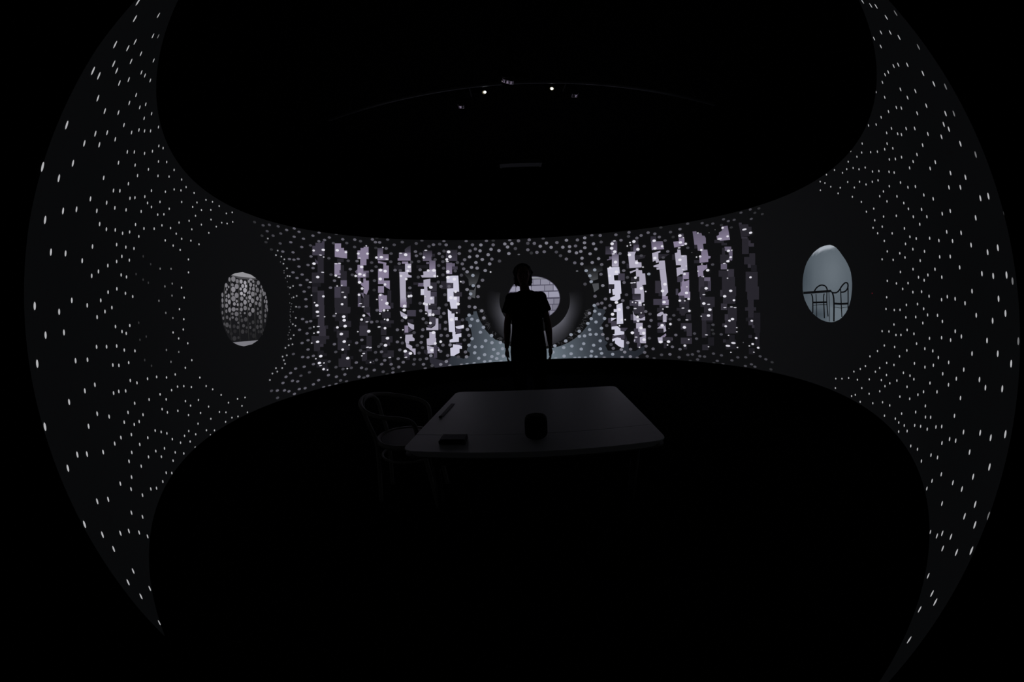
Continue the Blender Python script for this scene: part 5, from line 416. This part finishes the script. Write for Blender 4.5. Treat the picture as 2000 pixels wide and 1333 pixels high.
for i, it in enumerate(DOTS):
    a, b, lv = it.split(','); t, z = float(a) / 100, float(b) / 1000
    k = min(1, abs(t) / 75) ** 1.5; hh = .062 - .030 * k
    w, h = dict(S=(.026, .0190), e=(.026, .018), g=(.026, .017), n=(.031, .022), t=(.016, .014), s=(.032, hh * .5), b=(.054, hh * .9), B=(.070, hh * 1.02), f=(.060, hh * .42), W=(.095, hh * .85), F=(.05, hh * .5)).get(lv, (.068, hh))
    lo, hi = max(ZB + .004, z - h / 2), min(ZT - .004, z + h / 2)
    if hi - lo < .004: continue
    z, h = (lo + hi) / 2, hi - lo
    off = .0015 if lv in 'Seg' else .012
    c = col(*TONE[lv])
    if i < 300: place_disc('projected_dot', scr, t, z, w, h, c, off)
    else: field.append((ngon((t, z), math.degrees(w / 2 / RS), h / 2, 12), c, off))
vs, fs, cs = [], [], []
for poly, c, off in field:
    b = len(vs); vs += [on_screen(t, z, off) for t, z in poly]; fs.append(list(range(b, b + len(poly)))); cs += [c] * len(poly)
me = bpy.data.meshes.new('dot_field'); me.from_pydata(vs, [], fs)
at = me.color_attributes.new('picture', 'FLOAT_COLOR', 'POINT')
for i, c in enumerate(cs): at.data[i].color = (*c, 1)
df = obj('dot_field', me, M['picture'], scr); df['kind'] = 'stuff'; df['label'] = 'small projected dots scattered over the screen'
bm = bmesh.new(); q = on_screen(118.4, 1.36, .012); bmesh.ops.create_uvsphere(bm, u_segments=8, v_segments=6, radius=.004); bmesh.ops.translate(bm, verts=bm.verts, vec=q)
from_bm('indicator_light', bm, M['red'], scr)['label'] = 'tiny red indicator light'

# ---------------------------------------------------------------- table and the things on it
TZ0 = .73
tc = [Vector((-.445, 1.140)), Vector((.568, 1.082)), Vector((.649, 2.040)), Vector((-.380, 2.128))]
def rounded(corners, r, n=6):
    out = []
    for i in range(len(corners)):
        p, a, b = corners[i], corners[i - 1], corners[(i + 1) % len(corners)]
        u = (a - p).normalized(); v = (b - p).normalized(); s, e = p + u * r, p + v * r
        for j in range(n + 1):
            k = j / n; out.append(s * (1 - k) ** 2 + p * 2 * k * (1 - k) + e * k * k)
    return out
tab = thing('table', 'square white table with rounded corners standing in the middle of the dark room', 'table', (.1, 1.6, 0))
loc = Vector((.1, 1.6))
def slab(name, poly, z0, z1, m, inset=0.012, parent=tab, ctr=None):
    bm = bmesh.new(); ctr = ctr or sum(poly, Vector((0, 0))) / len(poly)
    def rg(k, z): return [Vector(((p - (p - ctr).normalized() * k - loc).x, (p - (p - ctr).normalized() * k - loc).y, z)) for p in poly]
    loft(bm, [rg(inset, z0), rg(inset * .35, z0 + (z1 - z0) * .55), rg(0, z1 - .005), rg(0, z1 - .002), rg(.002, z1)])
    return from_bm(name, bm, m, parent)
# a narrow leaf at the near side, the main top beyond a fine joint
jl, jr = tc[0] + (tc[3] - tc[0]) * .185, tc[1] + (tc[2] - tc[1]) * .195
full = rounded(tc, .055)
def cut(poly, a, b, side):
    d = b - a; n = Vector((-d.y, d.x)).normalized(); f = lambda p: (p - a).dot(n) * side - .0012; out = []
    for i in range(len(poly)):
        p, q = poly[i - 1], poly[i]; fp, fq = f(p), f(q)
        if (fp >= 0) != (fq >= 0): out.append(p + (q - p) * (fp / (fp - fq)))
        if fq >= 0: out.append(q)
    return out
slab('tabletop', cut(full, jl, jr, 1), TZ0 - .024, TZ0, M['table'], .03)
slab('table_leaf', cut(full, jl, jr, -1), TZ0 - .024, TZ0, M['table'], .03)
slab('edge_band', [p for p in full], TZ0 - .030, TZ0 - .0241, M['edge'], .06)
ctr = sum(tc, Vector((0, 0))) / 4
bm = bmesh.new()
ap = [p + (ctr - p).normalized() * .14 for p in tc]
for i in range(4):
    a, b = ap[i] - loc, ap[(i + 1) % 4] - loc; mid = (a + b) / 2; d = b - a
    box(bm, (mid.x, mid.y, TZ0 - .065), (d.length, .02, .07), Matrix.Rotation(math.atan2(d.y, d.x), 4, 'Z'))
from_bm('apron', bm, M['steel'], tab)
for p in ap:
    bm = bmesh.new(); tube(bm, [Vector((p.x - loc.x, p.y - loc.y, z)) for z in (0, .01, .35, TZ0 - .03)], [.018, .016, .017, .019], 12)
    from_bm('leg', bm, M['steel'], tab, True)

case = thing('flat_case', 'flat black rectangular case lying near the left front corner of the white table', 'case', (-.252, 1.236, TZ0), -.03)
bm = bmesh.new(); box(bm, (0, 0, .008), (.108, .070, .016), None, .004); from_bm('body', bm, M['leather'], case)
bm = bmesh.new(); box(bm, (.003, .002, .0185), (.100, .064, .005), None, .002); from_bm('cover', bm, M['leather'], case)

cube = thing('rounded_box', 'small black rounded box standing near the front edge of the white table', 'box', (.077, 1.252, TZ0), -.06)
bm = bmesh.new(); box(bm, (0, 0, .049), (.088, .088, .090), None, .024, 4); from_bm('body', bm, M['fabric'], cube, True)
bm = bmesh.new(); loft(bm, [ell_ring((0, 0, z), r, r, 24) for z, r in ((.092, .028), (.0945, .028), (.0952, .026))]); from_bm('top_plate', bm, M['casing'], cube)
bm = bmesh.new(); loft(bm, [ell_ring((0, 0, z), r, r, 24) for z, r in ((0, .030), (.006, .031))]); from_bm('foot', bm, M['casing'], cube)

st = thing('paper_strip', 'narrow dark grey strip lying along the left edge of the white table', 'strip', (-.361, 1.69, TZ0), 0)
bm = bmesh.new(); box(bm, (0, .01, .002), (.022, .24, .003), Matrix.Rotation(-.075, 4, 'Z'), .001, 1); from_bm('band', bm, M['strip'], st)
bm = bmesh.new(); box(bm, (-.011, -.128, .005), (.016, .014, .010), None, .003); from_bm('clip', bm, M['casing'], st)

# ---------------------------------------------------------------- bentwood armchair
ch = thing('bentwood_armchair', 'pale bentwood armchair with a round seat pulled up at the left of the white table', 'chair', (-.735, 2.02, 0), 0)
def chp(l): return [Vector(p) for p in l]
bm = bmesh.new(); loft(bm, [ell_ring((0, 0, z), r, r, 32) for z, r in ((.445, .160), (.452, .172), (.458, .170), (.459, .14))]); from_bm('seat', bm, M['seat'], ch)
bm = bmesh.new(); tube(bm, [Vector((.190 * math.cos(a), .190 * math.sin(a), .448)) for a in [2 * math.pi * i / 40 for i in range(40)]], .018, 10, True); from_bm('seat_ring', bm, M['wood'], ch, True)
rail = chp([(.135, -.165, .45), (.138, -.178, .55), (.125, -.195, .615), (.07, -.225, .648), (-.03, -.255, .665), (-.13, -.245, .685), (-.215, -.175, .71), (-.262, -.06, .728), (-.262, .06, .728), (-.215, .175, .71), (-.13, .245, .685), (-.03, .255, .665), (.07, .225, .648), (.125, .195, .615), (.138, .178, .55), (.135, .165, .45)])
bm = bmesh.new(); tube(bm, catmull(rail, 6), .0145, 12); from_bm('arm_rail', bm, M['wood'], ch, True)
for s in (-1, 1):
    bm = bmesh.new(); tube(bm, catmull(chp([(.205, s * .175, 0), (.185, s * .168, .2), (.160, s * .160, .40), (.135, s * .160, .47)]), 5), .0145, 12); from_bm('leg', bm, M['wood'], ch, True)
hoop = chp([(-.225, -.135, 0), (-.195, -.118, .22), (-.178, -.108, .45), (-.208, -.118, .58), (-.228, -.125, .67), (-.245, -.085, .715), (-.252, 0, .728), (-.245, .085, .715), (-.228, .125, .67), (-.208, .118, .58), (-.178, .108, .45), (-.195, .118, .22), (-.225, .135, 0)])
bm = bmesh.new(); tube(bm, catmull(hoop, 6), .0140, 12); o = from_bm('back_hoop', bm, M['wood'], ch, True); o['label'] = 'bent hoop forming the back and rear legs'
bm = bmesh.new(); tube(bm, [Vector((-.005 + .178 * math.cos(a), .168 * math.sin(a), .335)) for a in [2 * math.pi * i / 36 for i in range(36)]], .009, 8, True); from_bm('stretcher_ring', bm, M['wood'], ch, True)

# ---------------------------------------------------------------- the standing person
def ball(bm, c, r, s=(1, 1, 1), seg=16):
    k = seg // 2 + 2
    loft(bm, [[Vector((c[0] + r * s[0] * math.sin(a) * math.cos(b), c[1] + r * s[1] * math.sin(a) * math.sin(b), c[2] - r * s[2] * math.cos(a))) for b in [2 * math.pi * j / seg for j in range(seg)]]
              for a in [math.pi * max(.03, min(k - .03, i)) / k for i in range(k + 1)]])
def limb(bm, pts, rad, seg=14):
    tube(bm, [Vector(p) for p in pts], list(rad), seg)
    for p, r in zip(pts, rad): ball(bm, p, r, (1, 1, 1), 12)
def fuse(name, bm, voxel, smooth, m, parent):
    o = from_bm(name, bm, m, parent)
    md = o.modifiers.new('r', 'REMESH'); md.mode = 'VOXEL'; md.voxel_size = voxel; md.use_smooth_shade = True
    sm = o.modifiers.new('s', 'SMOOTH'); sm.iterations = smooth; sm.factor = .5
    dg = bpy.context.evaluated_depsgraph_get(); ev = o.evaluated_get(dg)
    me = bpy.data.meshes.new_from_object(ev); o.modifiers.clear(); old = o.data; o.data = me; bpy.data.meshes.remove(old); me.name = name
    if not me.materials: me.materials.append(m)
    return o
per = thing('person', 'person with shaggy dark hair in a black T-shirt standing silhouetted before the screen', 'person', (.185, 3.83, 0), 0)
bm = bmesh.new()
# trunk
loft(bm, [ell_ring((x, y, z), rx, ry, 20, .85) for x, y, z, rx, ry in ((0, .01, .80, .10, .085), (0, .01, .84, .165, .105), (0, .01, .93, .168, .105), (0, 0, 1.06, .148, .092), (0, -.005, 1.18, .155, .10), (0, -.005, 1.30, .16, .105), (0, 0, 1.38, .145, .088), (0, .005, 1.43, .095, .065), (-.004, .005, 1.48, .06, .06))])
limb(bm, [(-.005, .014, 1.43), (-.010, .014, 1.49), (-.016, .020, 1.56)], (.070, .056, .053))
# head: skull, cheeks, jaw, chin, nose, brow, lips, ears
ball(bm, (-.02, .012, 1.684), .1, (.77, .95, .98), 24)
loft(bm, [ell_ring((-.02, y, z), rx, ry, 20, .9) for z, y, rx, ry in ((1.545, -.040, .026, .026), (1.556, -.038, .042, .042), (1.58, -.028, .056, .054), (1.61, -.018, .065, .062), (1.64, -.010, .071, .070), (1.68, 0, .074, .080), (1.71, .005, .07, .08))])
ball(bm, (-.02, -.070, 1.560), .020, (1.2, .8, .8))
limb(bm, [(-.02, -.080, 1.668), (-.02, -.092, 1.645), (-.02, -.104, 1.626), (-.02, -.094, 1.618)], (.009, .010, .013, .012))
for s in (-1, 1):
    ball(bm, (-.02 + s * .012, -.092, 1.621), .009, (1, 1, .8), 10)
    limb(bm, [(-.02 + s * .014, -.086, 1.686), (-.02 + s * .034, -.084, 1.690), (-.02 + s * .052, -.070, 1.684)], (.008, .008, .007), 8)
    ball(bm, (-.02 + s * .042, -.056, 1.640), .020, (1, .7, .9), 12)
    ball(bm, (-.02 + s * .079, .020, 1.650), .030, (.30, .62, 1.1), 12); ball(bm, (-.02 + s * .077, .012, 1.628), .014, (.4, .8, 1), 10)
limb(bm, [(-.044, -.074, 1.589), (-.02, -.083, 1.592), (.004, -.074, 1.589)], (.0075, .0115, .0075), 8)
limb(bm, [(-.042, -.072, 1.580), (-.02, -.081, 1.578), (.002, -.072, 1.580)], (.0075, .012, .0075), 8)
# arms and hands
for s, E_, W_, K_ in ((-1, (-.228, .012, 1.105), (-.247, -.022, .845), (-.248, -.035, .77)), (1, (.238, .012, 1.09), (.250, -.022, .845), (.249, -.036, .77))):
    S_ = (s * .172, .008, 1.375)
    mid = [(S_[i] + E_[i]) / 2 for i in range(3)]; fm = [(E_[i] * .65 + W_[i] * .35) for i in range(3)]
    limb(bm, [(s * .13, .008, 1.395), S_, mid, E_, fm, W_], (.050, .046, .044, .040, .041, .026))
    ball(bm, (K_[0], K_[1], K_[2]), .045, (.55, .82, 1.0)); ball(bm, (K_[0], K_[1] + .003, K_[2] + .04), .03, (.62, .9, 1.0))
    for q, (dy, ln) in enumerate(((-.028, .070), (-.010, .080), (.009, .075), (.026, .060))):
        b = Vector((K_[0], K_[1] + dy, K_[2] - .036)); inn = -s * .014
        limb(bm, [b, b + Vector((inn * .3, -.002, -ln * .45)), b + Vector((inn * .9, -.003, -ln * .75)), b + Vector((inn * 1.8, -.002, -ln))], (.0095, .009, .008, .007), 8)
    b = Vector((K_[0] - s * .008, K_[1] - .034, K_[2] + .030))
    limb(bm, [b, b + Vector((-s * .006, -.018, -.022)), b + Vector((-s * .010, -.022, -.052)), b + Vector((-s * .012, -.016, -.070))], (.014, .011, .0095, .008), 8)
# legs and feet
for s in (-1, 1):
    limb(bm, [(s * .092, .01, .86), (s * .102, .008, .68), (s * .108, 0, .48), (s * .110, .012, .33), (s * .112, .02, .10)], (.092, .078, .056, .055, .040))
    limb(bm, [(s * .112, .03, .055), (s * .118, -.06, .045), (s * .126, -.135, .032)], (.042, .040, .028))
fuse('body', bm, .005, 2, M['skin'], per)
for s in (-1, 1):
    bm = bmesh.new(); ball(bm, (-.02 + s * .033, -.071, 1.662), .0125, (1.15, 1, .75), 14); e = from_bm('eye', bm, M['eye'], per, True); e['label'] = 'dark eye'
bm = bmesh.new()
loft(bm, [ell_ring((x, y, z), rx, ry, 28, .85) for x, y, z, rx, ry in ((0, .01, .825, .207, .126), (0, .01, .88, .200, .124), (.002, .006, 1.0, .184, .116), (.002, 0, 1.12, .176, .113), (.002, -.003, 1.24, .184, .120), (0, -.002, 1.34, .198, .120), (0, .0, 1.40, .195, .104), (0, .004, 1.445, .130, .082), (-.002, .006, 1.475, .078, .070))])
for s, e in ((-1, (-.236, .012, 1.225)), (1, (.232, .012, 1.225))):
    sh = (s * .166, .006, 1.388); m_ = [(sh[i] + e[i]) / 2 for i in range(3)]
    tube(bm, [Vector(p) for p in ((s * .10, .006, 1.405), sh, m_, e)], [.062, .072, .062, .058], 18); ball(bm, sh, .074, (1, 1, 1), 14)
o = fuse('t_shirt', bm, .008, 4, M['shirt'], per); o['label'] = 'loose black T-shirt'
bm = bmesh.new()
loft(bm, [ell_ring((0, .01, z), rx, ry, 24, .85) for z, rx, ry in ((.70, .13, .10), (.76, .205, .122), (.82, .206, .126), (.88, .196, .122), (.95, .180, .114), (.99, .172, .110))])
for s in (-1, 1):
    limb(bm, [(s * .100, .01, .78), (s * .106, .008, .64), (s * .112, .002, .48), (s * .117, .012, .32), (s * .118, .018, .07)], (.112, .102, .080, .072, .062))
fuse('trousers', bm, .009, 4, M['trousers'], per)
for s in (-1, 1):
    bm = bmesh.new()
    loft(bm, [[Vector((s * .118 + s * (.012 * k) + wx * math.cos(a), .085 - .27 * k, .006 + max(0, .5 + .5 * math.sin(a)) * hz)) for a in [2 * math.pi * i / 14 for i in range(14)]] for k, wx, hz in ((0, .026, .06), (.08, .040, .095), (.3, .044, .10), (.55, .047, .075), (.8, .048, .055), (.95, .036, .045), (1, .018, .03))])
    from_bm('shoe', bm, M['shoe'], per, True)
bm = bmesh.new(); hr = random.Random(5)
ball(bm, (-.025, .036, 1.690), .1, (1.04, 1.0, .965), 20)
ball(bm, (-.022, .064, 1.640), .09, (1.12, .75, 1.0), 16)
ball(bm, (-.018, .060, 1.582), .085, (1.14, .60, .72), 16)
for i in range(150):
    a = hr.uniform(0, 2 * math.pi); e = hr.uniform(-.1, 1.45)
    n = Vector((math.cos(a) * math.cos(e), math.sin(a) * math.cos(e), math.sin(e)))
    b = Vector((-.022, .028, 1.690)) + Vector((n.x * .094, n.y * .098, n.z * .094))
    front = n.y < -.30
    if front and e < .62: continue
    dn = Vector((n.x * .014, n.y * .014, -hr.uniform(.03, .06) * (1.3 if e < .6 else .8)))
    limb(bm, [b, b + dn * .5 + n * .010, b + dn], (.016, .012, .005), 7)
for s in (-1, 1):
    for i in range(9):
        b = Vector((-.022 + s * hr.uniform(.074, .090), hr.uniform(.005, .10), hr.uniform(1.61, 1.67)))
        limb(bm, [b, b + Vector((s * hr.uniform(.004, .014), 0, -.045)), b + Vector((s * hr.uniform(-.012, .014), 0, -hr.uniform(.07, .10)))], (.019, .014, .005), 7)
fuse('hair', bm, .006, 2, M['hair'], per)

# ---------------------------------------------------------------- up under the ceiling
pipe = thing('lighting_pipe', 'long grey steel pipe hanging level under the black ceiling carrying the projectors', 'pipe', (.15, 2.66, 3.5))
bm = bmesh.new(); tube(bm, [Vector((x, -.043 * (x), 0)) for x in (-2.0, -1, 0, 1, 2.2)], .024, 12); from_bm('tube', bm, M['pipe'], pipe, True)
for x in (-1.75, 0, 1.95):
    bm = bmesh.new(); tube(bm, [Vector((x, -.043 * x, 0)), Vector((x, -.043 * x, .8))], .008, 8); from_bm('hanger', bm, M['steel'], pipe, True)
def panel_to(parent, base, c, w, h, target, r=.36):
    """a slightly bowed glossy panel whose middle mirrors the point target towards the camera; tilt and bow are set for that reflection"""
    d = (c - Vector((0, 0, H))).normalized(); t = (target - c).normalized(); n = (t - d).normalized()
    xx = (X - n * X.dot(n)).normalized(); yy = n.cross(xx); bm = bmesh.new(); NX, NY = 10, 3; g = []
    for k in (0, 1):
        for i in range(NX + 1):
            u = (i / NX - .5) * w; row = []
            for j in range(NY + 1):
                v = (j / NY - .5) * h
                row.append(bm.verts.new(c - base + xx * u + yy * v - n * (r - math.sqrt(r * r - u * u)) - n * (.006 * k)))
            g.append(row)
    for i in range(NX):
        for j in range(NY):
            bm.faces.new((g[i][j], g[i + 1][j], g[i + 1][j + 1], g[i][j + 1]))
            q = i + NX + 1; bm.faces.new((g[q][j + 1], g[q + 1][j + 1], g[q + 1][j], g[q][j]))
    for i in range(NX):
        for j in (0, NY):
            bm.faces.new((g[i][j], g[i + 1][j], g[i + NX + 2][j], g[i + NX + 1][j]))
    for i in (0, NX):
        for j in range(NY):
            bm.faces.new((g[i][j], g[i][j + 1], g[i + NX + 1][j + 1], g[i + NX + 1][j]))
    o = from_bm('glossy_panel', bm, M['mirror'], parent, True); o['label'] = 'glossy panel reflecting the screen'
def projector(label, c, rz, lens, lens_dir, panel, pw, ph, target, lit):
    base = Vector(c); p = thing('ceiling_projector', label, 'projector', c, 0, None)
    bm = bmesh.new(); box(bm, (0, 0, .075), (.30, .24, .10), Matrix.Rotation(rz, 4, 'Z'), .014, 3); from_bm('casing', bm, M['casing'], p)
    bm = bmesh.new()
    for i in range(6): box(bm, Matrix.Rotation(rz, 4, 'Z') @ Vector((.151, -.07 + i * .028, .075)), (.004, .014, .06), Matrix.Rotation(rz, 4, 'Z'))
    from_bm('vent', bm, M['black'], p)
    bm = bmesh.new(); tube(bm, [Vector((0, 0, .12)), Vector((0, 0, .76))], .012, 8); from_bm('mount', bm, M['steel'], p)
    bm = bmesh.new(); tube(bm, [Vector((pipe.location.x + c[0] - .15 - base.x, 2.66 - .043 * (c[0] - .15) - base.y, 3.5 - base.z)), Vector((0, 0, .04))], .008, 8); from_bm('bracket', bm, M['steel'], p)
    if lens:
        l = Vector(lens) - base; d = Vector(lens_dir).normalized()
        bm = bmesh.new(); tube(bm, [l + d * .004, l - d * .03, l - d * .09], [.034, .036, .040], 20); o = from_bm('lens_barrel', bm, M['casing'], p, True)
        bm = bmesh.new(); tube(bm, [l + d * .002, l + d * .006], [.022, .020], 18); g = from_bm('lens_rim', bm, M['lens_dim'], p)
        bm = bmesh.new(); off = Vector(lit); tube(bm, [l + off + d * .005, l + off + d * .009, l + off + d * .012], [.0135, .012, .006], 16); g = from_bm('lens', bm, M['lens'], p); g['label'] = 'lit white lens'
    if panel: panel_to(p, base, Vector(panel), pw, ph, Vector(target))
projector('black ceiling projector with a dimmer lit lens, left of the brighter one', (-.29, 2.99, 3.53), .5, (-.150, 2.812, 3.5), (.2, -.7, -.55), (-.414, 3.06, 3.5), .068, .125, on_screen(-30, 1.6), (.007, 0, .002))
projector('black ceiling projector with the brightest lit white lens, right of centre', (.66, 2.92, 3.53), -.5, (.527, 2.772, 3.5), (-.15, -.75, -.6), (.782, 2.894, 3.5), .066, .13, on_screen(28, 1.6), (0, 0, 0))
projector('black ceiling projector without a lit lens, between the two lit ones', (.13, 2.76, 3.55), .2, None, None, (.081, 2.560, 3.42), .115, .14, on_screen(-32, 1.6), None)
fit = thing('ceiling_fitting', 'dim grey bar shaped fitting hanging high beyond the projectors', 'fitting', (.235, 4.13, 3.2), .0)
bm = bmesh.new(); box(bm, (0, 0, .03), (.53, .13, .06), None, .006); from_bm('housing', bm, M['fitting'], fit)
for s in (-1, 1):
    bm = bmesh.new(); box(bm, (s * .262, 0, .03), (.03, .138, .068), None, .004); from_bm('end_cap', bm, M['fitting'], fit)
    bm = bmesh.new(); tube(bm, [Vector((s * .2, 0, .06)), Vector((s * .2, 0, 1.1))], .004, 6); from_bm('hanger', bm, M['steel'], fit)
